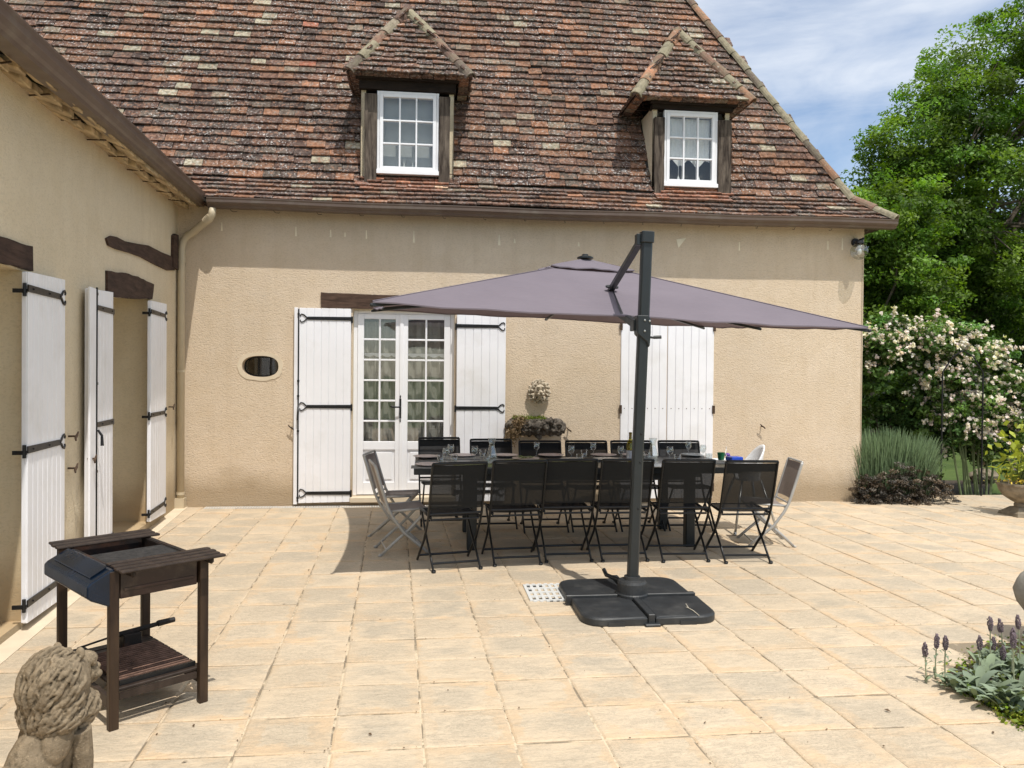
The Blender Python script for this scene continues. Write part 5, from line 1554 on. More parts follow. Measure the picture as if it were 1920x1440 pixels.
# lion mask on the wall, cream stone: one continuous mesh
lh = fy(1010, 733); mb = MB(); c0 = Vector((lh.x, D - .04, lh.z))
mb.ball(c0, (.085, .07, .105)); mb.ball(c0 + Vector((0, -.095, .040)), (.050, .045, .044)); mb.ball(c0 + Vector((0, -.125, -.015)), (.028, .065, .030)); mb.ball(c0 + Vector((0, -.185, -.010)), (.019, .014, .013)); mb.ball(c0 + Vector((0, -.08, -.02)), (.050, .05, .055))
for s in (-1, 1):
    mb.ball(c0 + Vector((s * .022, -.155, -.038)), (.024, .028, .020)); mb.ball(c0 + Vector((s * .028, -.130, .052)), (.022, .020, .010)); mb.ball(c0 + Vector((s * .040, -.090, -.005)), (.022, .035, .030)); mb.ball(c0 + Vector((s * .066, -.045, .082)), (.018, .016, .022))
    mb.ball(c0 + Vector((s * .024, -.128, .026)), (.008, .008, .006))
mb.ball(c0 + Vector((0, -.09, -.068)), (.026, .03, .016)); mb.ball(c0 + Vector((0, -.07, -.088)), (.03, .03, .02))
rm = random.Random(12)
for (cnt, rad, y, r_) in ((13, .098, -.040, .022), (16, .124, -.012, .026)):
    for k in range(cnt):
        a = 2 * pi * (k + rm.uniform(-.15, .15)) / cnt
        p_ = c0 + Vector((sin(a) * rad * .96, y + rm.uniform(-.010, .010), cos(a) * rad * 1.05 - .004))
        mb.ball(p_, (r_ * rm.uniform(.95, 1.15), r_ * .8, r_ * rm.uniform(.8, 1.05)), 9, 7, Matrix.Rotation(a + rm.uniform(-.9, .9), 3, 'Y'))
        mb.ball(p_ + Vector((sin(a + .6) * .018, -.008, cos(a + .6) * .018)), r_ * .55, 7, 5)
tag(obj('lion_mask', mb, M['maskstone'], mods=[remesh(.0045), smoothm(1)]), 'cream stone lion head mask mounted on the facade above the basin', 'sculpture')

# rough stone basin with its pedestal
mb = MB(); bc = fy(1006, 797, D - .16); rm = random.Random(5)
for k in range(60):
    t = rm.uniform(-1, 1); x = bc.x + t * .33; yy = D - .02 - rm.uniform(0, .26) * (1 - .35 * t * t); z = bc.z + rm.uniform(-.13, .06)
    mb.ball((x, yy, z), (rm.uniform(.03, .07), rm.uniform(.025, .05), rm.uniform(.022, .045)), 9, 6, Matrix.Rotation(rm.uniform(-.4, .4), 3, 'Y'))
for t in (-.9, -.6, -.3, 0, .3, .6, .85): mb.ball((bc.x + t * .31, D - .13, bc.z - .025), (.10, .13, .105), 12, 8)
btx = bpy.data.textures.new('rough_rock', 'CLOUDS'); btx.noise_scale = .055; btx.noise_depth = 4
def rocky(o):
    m = o.modifiers.new('Displace', 'DISPLACE'); m.texture = btx; m.strength = .075; m.mid_level = .5; m.texture_coords = 'LOCAL'
basin = obj('stone_basin', mb, M['rock'], mods=[remesh(.008), rocky]); tag(basin, 'dark rough stone wall basin overgrown with moss below the lion mask', 'basin')

# =================================================================== STONE LION
L0 = far(80, 2.66); L0.z = .0
hd = radians(-40)          # statue looks right and slightly away: heading measured from +Y clockwise
# local: +Y forward (muzzle), X to its right
rz = radians(-30)
lm = MB(); rl = random.Random(4)
def lb(c, r, rot=None): lm.ball(c, r, 14, 10, rot)
RX = lambda a: Matrix.Rotation(radians(a), 3, 'X')
# haunches, trunk, chest
lb((0, -.10, .13), (.105, .13, .125)); lb((0, -.03, .24), (.082, .105, .16), RX(-18)); lb((0, .04, .36), (.088, .085, .14), RX(-8)); lb((0, .06, .30), (.074, .068, .13))
lb((0, -.16, .20), (.05, .06, .10), RX(-25))
for s in (-1, 1):
    lb((s * .060, .015, .33), (.040, .06, .085), RX(-15)); lb((s * .088, -.055, .11), (.042, .10, .088)); lb((s * .10, .01, .085), (.03, .06, .035), RX(35)); lb((s * .10, .05, .030), (.035, .07, .030)); lb((s * .10, .11, .025), (.034, .035, .024))   # hind leg, paw
    lm.tube([(s * .058, .10, .34), (s * .062, .115, .22), (s * .062, .12, .12), (s * .062, .13, .03)], [.045, .038, .031, .036], 12)
    lb((s * .062, .16, .026), (.036, .050, .026)); 
    for k in (-1, 0, 1): lb((s * .062 + k * .020, .20, .020), (.011, .016, .014))
lm.tube([(.06, -.20, .05), (.14, -.16, .035), (.17, -.05, .03), (.17, .03, .03)], [.022, .018, .017, .026], 8)
lm.box(-.17, .17, -.27, .27, -.11, -.005)
# head
H0 = Vector((0, .095, .535))
lb(H0, (.078, .085, .085)); lb(H0 + Vector((0, .075, -.020)), (.042, .055, .038)); lb(H0 + Vector((0, .122, -.008)), (.020, .017, .015)); lb(H0 + Vector((0, .07, .035)), (.05, .05, .03)); lb(H0 + Vector((0, .09, -.050)), (.030, .035, .015))
for s in (-1, 1): lb(H0 + Vector((s * .022, .105, -.030)), (.022, .026, .018)); lb(H0 + Vector((s * .035, .085, .022)), (.014, .012, .012)); lb(H0 + Vector((s * .062, .01, .085)), (.020, .014, .024))
# mane volume
lb(H0 + Vector((0, -.045, -.025)), (.122, .115, .132)); lb(H0 + Vector((0, -.055, -.11)), (.118, .10, .095)); lb(H0 + Vector((0, .03, -.13)), (.09, .085, .08))
# locks of the mane: many short tapering curls combed back and down
for k in range(900):
    u = rl.uniform(-1, 1); ph = rl.uniform(0, 2 * pi)
    d = Vector((cos(ph) * sqrt(1 - u * u), sin(ph) * sqrt(1 - u * u), u))
    lowp = rl.random()
    if lowp < .32: cc, rr_ = H0 + Vector((0, -.055, -.11)), (.118, .10, .097)
    elif lowp < .5: cc, rr_ = H0 + Vector((0, .03, -.13)), (.09, .085, .082)
    else:
        cc, rr_ = H0 + Vector((0, -.045, -.025)), (.122, .115, .134)
        if d.y > .5 and d.z > -.6: continue
    p = cc + Vector((d.x * rr_[0], d.y * rr_[1], d.z * rr_[2]))
    flow = Vector((d.x * .2, -.95, -.75)); flow = (flow - d * flow.dot(d)).normalized()
    side = d.cross(flow) * rl.uniform(-.6, .6)
    def el_(v, k_): return cc + Vector((v.x * rr_[0], v.y * rr_[1], v.z * rr_[2])) * k_
    dd = [d, (d + (flow + side * .4) * .17).normalized(), (d + (flow + side * .1) * .36).normalized(), (d + (flow - side * .5) * .56).normalized()]
    hgt = rl.uniform(1.01, 1.055); k_ = rl.uniform(.75, 1.35); lm.tube([el_(dd[0], .98), el_(dd[1], hgt), el_(dd[2], hgt - .005), el_(dd[3], .975)], [.004 * k_, .0066 * k_, .0060 * k_, .003], 6)
lm.xform(Matrix.Translation(L0) @ Matrix.Rotation(rz, 4, 'Z') @ Matrix.Scale(.96, 4))
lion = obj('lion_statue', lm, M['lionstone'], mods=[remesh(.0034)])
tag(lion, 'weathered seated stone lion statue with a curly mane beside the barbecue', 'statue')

# =================================================================== PLANTS
def leafmesh(name, centers, sizes, cols, mat, parent=None, droop=.0, updir=.45, aspect=.55, normals=None, fold=True, seed=1):
    """many small folded leaf faces, vectorised; centers (n,3)"""
    rng = np.random.default_rng(seed); n = len(centers)
    nr = rng.normal(size=(n, 3)); nr[:, 2] += updir * 2
    if normals is not None: nr += normals * 1.2
    nr /= np.linalg.norm(nr, axis=1)[:, None]
    t = rng.normal(size=(n, 3)); t[:, 2] -= droop; t -= nr * (t * nr).sum(1)[:, None]; t /= np.linalg.norm(t, axis=1)[:, None]
    b = np.cross(nr, t); s = sizes[:, None]
    P = np.stack([centers - t * s * .5, centers + b * s * aspect * .5 - t * s * .05 + nr * s * .06, centers + t * s * .55, centers - b * s * aspect * .5 - t * s * .05 + nr * s * .06], 1).reshape(-1, 3)
    me = bpy.data.meshes.new(name); loc = Vector((0, 0, 0))
    if parent is None:
        lo = P.min(0); hi = P.max(0); loc = Vector(((lo[0] + hi[0]) / 2, (lo[1] + hi[1]) / 2, lo[2])); P = P - np.array(loc)
    me.vertices.add(4 * n); me.vertices.foreach_set('co', P.astype(np.float32).ravel())
    idx = np.arange(4 * n, dtype=np.int32).reshape(n, 4)
    me.loops.add(4 * n); me.polygons.add(n)
    me.loops.foreach_set('vertex_index', idx.ravel()); me.polygons.foreach_set('loop_start', np.arange(0, 4 * n, 4, dtype=np.int32)); me.polygons.foreach_set('loop_total', np.full(n, 4, dtype=np.int32))
    me.update(calc_edges=True)
    at = me.attributes.new('Col', 'FLOAT_COLOR', 'POINT')
    cc = np.ones((n, 4, 4), np.float32); cc[:, :, :3] = cols[:, None, :]; at.data.foreach_set('color', cc.ravel())
    me.materials.append(mat)
    o = bpy.data.objects.new(name, me); COL.objects.link(o); o.location = loc
    if parent is not None:
        o.parent = parent
        if parent.type == 'EMPTY': o.matrix_parent_inverse = Matrix.Translation(-Vector(parent.location))
    return o

M['leaf_a'] = leaf_mat('leaf_bright_green', (.155, .275, .035), .42); M['leaf_b'] = leaf_mat('leaf_dark_green', (.075, .14, .032), .3); M['leaf_c'] = leaf_mat('leaf_grey_green', (.16, .20, .11), .25)
M['leaf_s'] = leaf_mat('leaf_silver', (.20, .25, .18), .15, .8); M['petal'] = leaf_mat('rose_petal', (.82, .78, .71), .25); M['blade'] = leaf_mat('lavender_blade', (.10, .145, .07), .25)
M['heath'] = leaf_mat('dark_heather', (.075, .06, .045), .1); M['spike'] = pmat('lilac_flower_spike', (.15, .115, .13), .9, var=.4, vs=60, bs=.8, bscale=150); M['stem'] = pmat('pale_stem', (.30, .32, .20), .8); M['moss'] = leaf_mat('moss_green', (.15, .20, .02), .2)
M['stemg'] = pmat('green_stem', (.10, .13, .05), .8); M['yel'] = leaf_mat('yellow_green_leaf', (.30, .34, .05), .35)

def crown(name, blobs, nclump, per, leaf, clump_r, mat, parent, seed, hollow=.55, updir=.5, tone=(.65, 1.25), aspect=.55):
    rng = np.random.default_rng(seed); C = []; Nn = []; V = []
    wt = np.array([b[1][0] * b[1][1] * b[1][2] for b in blobs]) ** (2 / 3); wt = wt / wt.sum()
    for bi, (c, r) in enumerate(blobs):
        k = int(nclump * wt[bi]) + 1
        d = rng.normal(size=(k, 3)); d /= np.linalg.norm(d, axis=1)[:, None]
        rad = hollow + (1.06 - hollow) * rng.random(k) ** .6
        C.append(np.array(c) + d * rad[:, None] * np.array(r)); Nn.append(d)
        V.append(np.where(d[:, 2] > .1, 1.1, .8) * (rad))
    C = np.concatenate(C); Nn = np.concatenate(Nn); V = np.concatenate(V)
    m = len(C); cr_ = clump_r * rng.uniform(.6, 1.35, m)
    off = rng.normal(size=(m, per, 3)); off /= np.linalg.norm(off, axis=2)[:, :, None]; off *= (rng.random((m, per)) ** .45)[:, :, None] * cr_[:, None, None]; off[:, :, 2] *= .55
    P = (C[:, None, :] + off).reshape(-1, 3)
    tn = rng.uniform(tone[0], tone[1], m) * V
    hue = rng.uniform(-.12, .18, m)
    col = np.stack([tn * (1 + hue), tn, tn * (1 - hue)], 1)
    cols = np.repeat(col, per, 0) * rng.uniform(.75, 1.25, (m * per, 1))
    nm = np.repeat(Nn, per, 0)
    sz = leaf * rng.uniform(.6, 1.3, m * per)
    leafmesh(name, P, sz, cols, mat, parent, updir=updir, normals=nm * .6, seed=seed + 1, aspect=aspect)
    return C

def tree(label, base, blobs, nclump, per, leaf, cr_, mat, seed, trunk_r, group=None, name='tree', zt=None, limbs=26, hollow=.5, tone=(.65, 1.25)):
    t = thing(name, label, 'tree', base, 0, group)
    C = crown('crown', blobs, nclump, per, leaf, cr_, mat, t, seed, hollow=hollow, tone=tone)
    rg = random.Random(seed); mb = MB(); base = Vector(base)
    cc = Vector(blobs[0][0]); topz = cc.z + blobs[0][1][2] * .3
    P = [base, base + Vector((rg.uniform(-.2, .2), 0, topz * .25)), base.lerp(Vector((cc.x, cc.y, topz)), .6) + Vector((rg.uniform(-.3, .3), 0, 0)), Vector((cc.x, cc.y, topz))]
    mb.tube(P, [trunk_r, trunk_r * .8, trunk_r * .5, trunk_r * .15], 10)
    for k in range(limbs):
        q = Vector(C[rg.randrange(len(C))]); tt = rg.uniform(.25, .85)
        s = P[1].lerp(P[3], tt); s2 = s.lerp(q, .5) + Vector((rg.uniform(-.3, .3), rg.uniform(-.3, .3), rg.uniform(-.1, .4)))
        r0 = trunk_r * .32 * (1.1 - tt); q = s2.lerp(q, .82); mb.tube([s, s2, q], [r0, r0 * .6, r0 * .15], 6)
        for j in range(2):
            q2 = q.lerp(s2, .25) + Vector((rg.uniform(-.4, .4), rg.uniform(-.4, .4), rg.uniform(-.2, .2))) ; mb.tube([s2, s2.lerp(q2, .5) + Vector((0, 0, .1)), q2], [r0 * .4, r0 * .25, r0 * .08], 5)
    obj('trunk', mb, M['bark'], t, world=True)
    return t

def blob(px_, zc, z, rx, ry, rz_): p = far(px_, zc, z); return ((p.x, p.y, p.z), (rx, ry, rz_))
tg = 'large trees beyond the house'
b1 = [blob(1700, 20, 7.3, 1.3, 1.4, 1.1), blob(1665, 20, 6.2, 1.2, 1.3, 1.0), blob(1905, 21, 6.2, 3.9, 3.4, 3.4), blob(1885, 21, 9.3, 2.6, 2.6, 1.9), blob(1770, 20, 8.0, 1.6, 1.8, 1.9), blob(1735, 20, 5.6, 1.7, 1.8, 1.5), blob(1950, 21, 11.0, 1.7, 2, 1.6), blob(1800, 20, 4.2, 2.2, 2.2, 1.4), blob(1930, 20, 3.6, 2.6, 2.2, 1.6)]
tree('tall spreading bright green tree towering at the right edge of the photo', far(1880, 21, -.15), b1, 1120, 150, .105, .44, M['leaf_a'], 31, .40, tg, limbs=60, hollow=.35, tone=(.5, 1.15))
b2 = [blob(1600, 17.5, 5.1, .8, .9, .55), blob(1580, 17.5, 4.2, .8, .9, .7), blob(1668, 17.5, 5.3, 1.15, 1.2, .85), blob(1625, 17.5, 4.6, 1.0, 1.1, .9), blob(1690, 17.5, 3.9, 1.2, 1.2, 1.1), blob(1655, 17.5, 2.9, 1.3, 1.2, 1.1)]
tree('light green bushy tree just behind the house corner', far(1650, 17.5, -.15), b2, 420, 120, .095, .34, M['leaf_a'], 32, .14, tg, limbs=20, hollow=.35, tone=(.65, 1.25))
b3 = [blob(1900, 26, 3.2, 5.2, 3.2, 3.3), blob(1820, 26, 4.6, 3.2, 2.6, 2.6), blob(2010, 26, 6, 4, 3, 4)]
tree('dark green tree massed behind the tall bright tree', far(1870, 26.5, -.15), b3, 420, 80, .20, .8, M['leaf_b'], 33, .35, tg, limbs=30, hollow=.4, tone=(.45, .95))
b4 = [blob(1690, 32, 2.4, 4.5, 2.5, 2.6), blob(1800, 34, 2.4, 6.5, 2.5, 2.6), blob(1590, 33, 2.0, 4, 2.5, 2.4)]
t4 = tree('low dark hedge of trees closing the far end of the garden', far(1700, 33, -.15), b4, 380, 70, .26, .8, M['leaf_b'], 34, .2, tg, name='hedge', limbs=12, tone=(.35, .8)); t4['category'] = 'hedge'
# round green shrub in front of the corner
sh = thing('shrub', 'rounded dark green shrub beside the house corner below the climbing rose', 'shrub', far(1665, 11.6, -.1))
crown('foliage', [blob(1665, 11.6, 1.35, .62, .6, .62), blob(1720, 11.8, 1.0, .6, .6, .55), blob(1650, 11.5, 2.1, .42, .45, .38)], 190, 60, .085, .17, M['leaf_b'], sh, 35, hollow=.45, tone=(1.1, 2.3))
mb = MB()
for k in range(5): p = far(1650 + k * 22, 11.6, -.1); mb.tube([p, p + Vector((.05, 0, .5)), p + Vector((-.05 + .03 * k, 0, 1.1))], [.03, .025, .012], 6)
obj('stem', mb, M['bark'], sh, world=True)

# climbing rose on a metal arch
rs = thing('climbing_rose', 'climbing rose bush covered in pale pink white blossom arching over a black metal frame', 'rose bush', far(1775, 11.2, -.1))
zr = 11.2
rb_ = [blob(1870, zr - .2, .75, .5, .45, .5), blob(1790, zr, .95, .45, .4, .5), blob(1760, zr, 1.45, .55, .4, .5), blob(1690, zr, 2.12, .62, .45, .40), blob(1770, zr, 2.10, .66, .5, .42), blob(1835, zr, 1.75, .55, .5, .45), blob(1815, zr, 1.15, .55, .45, .45), blob(1880, zr - .2, 1.20, .50, .5, .45), blob(1845, zr, .75, .42, .4, .35), blob(1650, zr, 2.0, .40, .4, .42), blob(1925, zr, 1.2, .5, .5, .55)]
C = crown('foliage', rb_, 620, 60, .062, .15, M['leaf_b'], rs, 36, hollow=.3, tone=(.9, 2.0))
rng = np.random.default_rng(5)
# blossom trusses: flowers are small cupped rosettes of petals
Fc = []; cl = []
sel = rng.permutation(len(C))
for i in sel[:400]:
    if C[i][2] < 1.5 and C[i][0] < 6.6 and rng.random() < .75: continue
    if C[i][2] < .8 and rng.random() < .5: continue
    base = C[i] + np.array([0, -.14, .05]); k = rng.integers(4, 10)
    if rng.random() < .25: k = 2
    for j in range(k):
        f = base + rng.normal(size=3) * np.array([.065, .05, .045]); fc = rng.uniform(.72, 1.12)
        tintr = np.array([1, rng.uniform(.86, 1.02), rng.uniform(.84, 1.02)]) * fc
        for p in range(7): Fc.append(f + rng.normal(size=3) * .012); cl.append(tintr * rng.uniform(.85, 1.1))
Fc = np.array(Fc); cl = np.array(cl)
leafmesh('blossom', Fc, np.full(len(Fc), .042) * rng.uniform(.7, 1.25, len(Fc)), cl, M['petal'], rs, updir=.2, aspect=.95, normals=np.tile(np.array([[0, -.9, .4]]), (len(Fc), 1)), seed=8)
mb = MB()
for k in range(9):
    x = 1795 + k * 6.5; p = far(x + 12, 10.8, -.1); q = far(x - 14 + k * 3, 11.0, .95); mb.tube([p, p.lerp(q, .5) + Vector((random.uniform(-.06, .06), 0, 0)), q, q + Vector((random.uniform(-.3, .2), 0, .6))], [.018, .015, .012, .006], 6)
obj('cane', mb, M['stemg'], rs, world=True)
ar = thing('garden_arch', 'slim black metal plant frame holding up the climbing rose', 'plant frame', far(1800, 10.7, -.1))
mb = MB()
for x, z in ((1767, 1.7), (1843, 1.7)):
    for zc in (10.6, 11.3): p = far(x, zc, -.1); mb.tube([p, Vector((p.x, p.y, z))], .012, 6)
a = far(1767, 10.6, 1.7); b = far(1843, 10.6, 1.7); mb.tube([a, a.lerp(b, .25) + Vector((0, 0, .22)), a.lerp(b, .5) + Vector((0, 0, .30)), a.lerp(b, .75) + Vector((0, 0, .22)), b], .010, 6)
obj('arch_frame', mb, M['iron'], ar, world=True)

# lavender: thin upright blades
lv = thing('lavender', 'tall grey green lavender bush with upright stems at the house corner', 'lavender', far(1685, 10.3, -.1))
rng = np.random.default_rng(9); vs = []; fs = []; cs = []
mb = MB()
for k in range(4200):
    t = rng.random() ** .8; px_ = 1612 + 135 * rng.random(); zc = 10.0 + rng.random() * .9
    p = far(px_, zc, rng.uniform(.05, .4)); lean = (px_ - 1665) / 80 * .34
    L = rng.uniform(.35, .62) * (1 - abs(px_ - 1668) / 260)
    q = p + Vector((lean * L * rng.uniform(.5, 1.5) + rng.normal() * .03, rng.normal() * .05, L))
    w = .0036; m_ = p.lerp(q, .5) + Vector((-lean * .03, 0, .02)); c = tuple((rng.uniform(.6, 1.5),) * 3)
    mb.add([p - Vector((w, 0, 0)), p + Vector((w, 0, 0)), m_ + Vector((w, 0, 0)), m_ - Vector((w, 0, 0))], [(0, 1, 2, 3)], c)
    mb.add([m_ - Vector((w, 0, 0)), m_ + Vector((w, 0, 0)), q + Vector((w * .6, 0, 0)), q - Vector((w * .6, 0, 0))], [(0, 1, 2, 3)], tuple(x * 1.2 for x in c))
obj('lavender_stems', mb, M['blade'], lv, world=True)
crown('foliage', [blob(1680, 10.55, .3, .62, .3, .30)], 90, 40, .05, .10, M['leaf_b'], lv, 41, tone=(.5, 1.0))
ht = thing('heather', 'low dark brown heather mound in front of the lavender', 'heather', far(1700, 9.9, -.1))
crown('foliage', [blob(1665, 9.95, .12, .42, .22, .26), blob(1725, 9.95, .14, .42, .22, .27), blob(1690, 9.95, .18, .35, .2, .3), blob(1765, 10.0, .06, .25, .2, .2), blob(1630, 9.9, .10, .22, .15, .24)], 300, 60, .028, .06, M['heath'], ht, 42, hollow=.6, tone=(.5, 2.0))
# dark bed earth
mb = MB(); P = [far(1600, 9.75, -.05), far(1860, 9.75, -.05), far(1860, 12.6, -.05), far(1600, 12.6, -.05)]
mb.add(P, [(0, 1, 2, 3)]); tag(obj('flower_bed', mb, M['soil']), 'dark earth bed between terrace and lawn', 'bed', kind='structure')
# rockery stones
mb = MB(); c0 = far(1868, 12.3, 0)
rk = random.Random(3)
for k in range(5):
    mb = MB(); c_ = c0 + Vector((rk.uniform(-.35, .45), rk.uniform(-.1, .2), .0)); r_ = rk.uniform(.10, .2)
    mb.ball(c_ + Vector((0, 0, r_ * .35)), (r_, r_ * .8, r_ * .7), 10, 7, Matrix.Rotation(rk.uniform(0, 3), 3, 'Z'))
    mb.v = [(x + rk.uniform(-.018, .018), y + rk.uniform(-.018, .018), z + rk.uniform(-.018, .018)) for x, y, z in mb.v]
    tag(obj('rock', mb, M['stone']), 'pale garden rock among the stones beyond the terrace edge', 'rock', 'garden rocks beyond the terrace')

# stone urn with a leafy plant at the right edge
uq = gz(1912, 966); ur = thing('garden_urn', 'weathered stone bowl urn on a square foot at the far right of the terrace', 'urn', uq)
mb = MB(); mb.hexa([(-.16, -.16, 0), (.16, -.16, 0), (.16, .16, 0), (-.16, .16, 0), (-.15, -.15, .035), (.15, -.15, .035), (.15, .15, .035), (-.15, .15, .035)]); mb.hexa([(-.145, -.145, .036), (.145, -.145, .036), (.145, .145, .036), (-.145, .145, .036), (-.07, -.07, .10), (.07, -.07, .10), (.07, .07, .10), (-.07, .07, .10)])
obj('foot', mb, M['stone'], ur)
mb = MB(); mb.lathe([(0, .10), (.06, .101), (.065, .13), (.055, .15), (.10, .175), (.18, .23), (.225, .30), (.235, .35), (.25, .36), (.25, .385), (.225, .385), (.21, .34), (0, .33)], (0, 0, 0), 28)
obj('bowl', mb, M['stone'], ur, smooth=False)
pl = thing('potted_plant', 'yellow green leafy plant with drooping leaves growing in the stone urn', 'plant', uq + Vector((0, 0, .33)))
rng = np.random.default_rng(14); n = 150
cc = np.array([[uq.x + rng.normal() * .15, uq.y + rng.normal() * .15, .42 + abs(rng.normal()) * .32] for _ in range(n)])
tn = rng.uniform(.7, 1.4, n); leafmesh('leaves', cc, rng.uniform(.07, .15, n), np.stack([tn, tn, tn], 1), M['yel'], pl, updir=.4, droop=.8, seed=3, aspect=.5)
mb = MB()
for k in range(16): a = rng.uniform(0, 6.28); r_ = rng.uniform(.05, .28); mb.tube([uq + Vector((0, 0, .33)), uq + Vector((cos(a) * r_ * .5, sin(a) * r_ * .5, .6)), uq + Vector((cos(a) * r_, sin(a) * r_, .55 + rng.uniform(0, .35)))], [.006, .004, .002], 5)
obj('stems', mb, M['stemg'], pl, world=True)
n = 90; cc = np.array([[uq.x + rng.normal() * .12, uq.y + rng.normal() * .12, .38 + abs(rng.normal()) * .05] for _ in range(n)]); tn = rng.uniform(.8, 1.3, n)
M['yflower'] = leaf_mat('yellow_petal', (.75, .55, .08), .2); leafmesh('flowers', cc, rng.uniform(.02, .04, n), np.stack([tn, tn, tn], 1), M['yflower'], pl, updir=.8, seed=5, aspect=.9)

# second urn: only its swollen rim shows at the right edge
u2 = gz(1974, 1205); ur2 = thing('stone_urn', 'grey ribbed stone urn cut off by the right edge of the photo', 'urn', (u2.x, u2.y, 0))
mb = MB(); seg = 32; prof = [(0, 0), (.14, 0), (.15, .03), (.10, .05), (.06, .09), (.07, .12), (.14, .17), (.19, .24), (.205, .30), (.185, .36), (.17, .39), (.13, .43), (.07, .45), (0, .455)]
for r, h in prof:
    for k in range(seg): a = 2 * pi * k / seg; rr_ = r * (1 + .05 * abs(sin(a * 5))) ; mb.v.append((rr_ * cos(a), rr_ * sin(a), h)); mb.c.append((1, 1, 1))
mb.f = [(i * seg + k, i * seg + (k + 1) % seg, (i + 1) * seg + (k + 1) % seg, (i + 1) * seg + k) for i in range(len(prof) - 1) for k in range(seg)]
M['stoneg'] = pmat('grey_urn_stone', (.25, .235, .205), .9, var=.25, vs=8, bs=.6, bscale=50, bdist=.005); obj('urn_body', mb, M['stoneg'], ur2, smooth=True)

# near bed: soil, moss, lamb's ears
mb = MB(); mb.add([(x, y, -.004) for x, y in BEDP], [tuple(range(len(BEDP)))]); tag(obj('corner_bed', mb, M['soil']), 'small earth bed cut into the near right corner of the terrace', 'bed', kind='structure')
rng = np.random.default_rng(17)
def bedpts(n, shrink=1.0, jit=.03):
    out = []; xs_ = [p[0] for p in BEDP]; ys_ = [p[1] for p in BEDP]
    while len(out) < n:
        x, y = rng.uniform(min(xs_) - .05, max(xs_)), rng.uniform(min(ys_) - .05, max(ys_) + .05)
        if inpoly(x + rng.normal() * jit, y + rng.normal() * jit, BEDP): out.append((x, y))
    return out
P = [p for p in bedpts(9000) if min((Vector(p) - Vector((BED[1].x, BED[1].y)).lerp(Vector((BED[2].x, BED[2].y)), t)).length for t in (0, .25, .5, .75, 1)) < .11 or rng.random() < .10]; cc = np.array([[x, y, abs(rng.normal()) * .018 + .002] for x, y in P]); tn = rng.uniform(.5, 1.5, len(P))
o = leafmesh('ground_cover', cc, rng.uniform(.012, .034, len(P)), np.stack([tn * rng.uniform(.7, 1.3, len(P)), tn, tn * .7], 1), M['moss'], None, updir=.7, seed=6, aspect=.6)
tag(o, 'yellow green mossy ground cover along the edge of the corner bed', 'ground cover', kind='stuff')

def lambs_ear(px_, py_, h, label, nl=16, lean=0.0, spike=True, seed=0, leafs=1.0, rad=.09):
    q = gz(px_, py_, 0); rng = np.random.default_rng(seed + 50)
    t = thing('lambs_ear', label, 'plant', q, 0, "lamb's ear plants in the corner bed")
    # basal leaves: long ovals with a centre fold, arching out
    mb = MB()
    for k in range(nl):
        a = rng.uniform(0, 2 * pi); L = rng.uniform(.07, .15) * leafs; w = L * .16; r0 = rng.uniform(0, rad); b0 = q + Vector((cos(a * 1.7 + k) * r0, sin(a * 1.7 + k) * r0, .005))
        d = Vector((cos(a), sin(a), 0)); s = Vector((-sin(a), cos(a), 0)); rise = rng.uniform(.4, 1.9); c = rng.uniform(.65, 1.3); col = (c, c, c * rng.uniform(.85, 1.0))
        prev = None; vs = []
        for j in range(6):
            u = j / 5; z = rise * L * (u - .55 * u * u); p = b0 + d * (L * u) + Vector((0, 0, z)); ww = w * sin(pi * min(.97, max(.06, u * .9 + .08)))
            vs += [p - s * ww + Vector((0, 0, ww * .35)), p, p + s * ww + Vector((0, 0, ww * .35))]
        mb.add(vs, [(3 * j + i, 3 * j + i + 1, 3 * j + i + 4, 3 * j + i + 3) for j in range(5) for i in range(2)], col)
    obj('leaves', mb, M['leaf_s'], t, world=True, smooth=True)
    if spike:
        top = q + Vector((lean * h, 0, h)); m1 = q.lerp(top, .5) + Vector((-lean * .02, .004, 0))
        mb = MB(); mb.tube([q, m1, top], [.0042, .0038, .003], 6)
        obj('stem', mb, M['stem'], t, world=True)
        mb = MB()
        for lev, fr in enumerate((.42, .62, .76)):
            p = q.lerp(top, fr)
            for s_ in (-1, 1):
                a = rng.uniform(-.5, .5) + lev * 1.1; d = Vector((cos(a) * s_, sin(a) * s_, 0)); sd_ = Vector((-d.y, d.x, 0)); L = .045 * (1.2 - fr * .6)
                mb.add([p, p + d * L * .5 + sd_ * .008 + Vector((0, 0, .012)), p + d * L + Vector((0, 0, -.004)), p + d * L * .5 - sd_ * .008 + Vector((0, 0, .012))], [(0, 1, 2, 3)], (1, 1, .95))
        obj('stem_leaf', mb, M['leaf_s'], t, world=True)
        mb = MB(); sl = .075
        for k in range(70):
            u = k / 70; a = k * 2.4; r_ = .0115 * sin(pi * (.15 + .8 * u)) ; c_ = top + Vector((lean * sl * u + cos(a) * r_, sin(a) * r_, -sl * .35 + sl * u)); mb.ball(c_ + Vector((rng.normal() * .0016, rng.normal() * .0016, 0)), (.0042, .0042, .005), 5, 4)
        obj('flower_spike', mb, M['spike'], t, world=True, smooth=True)
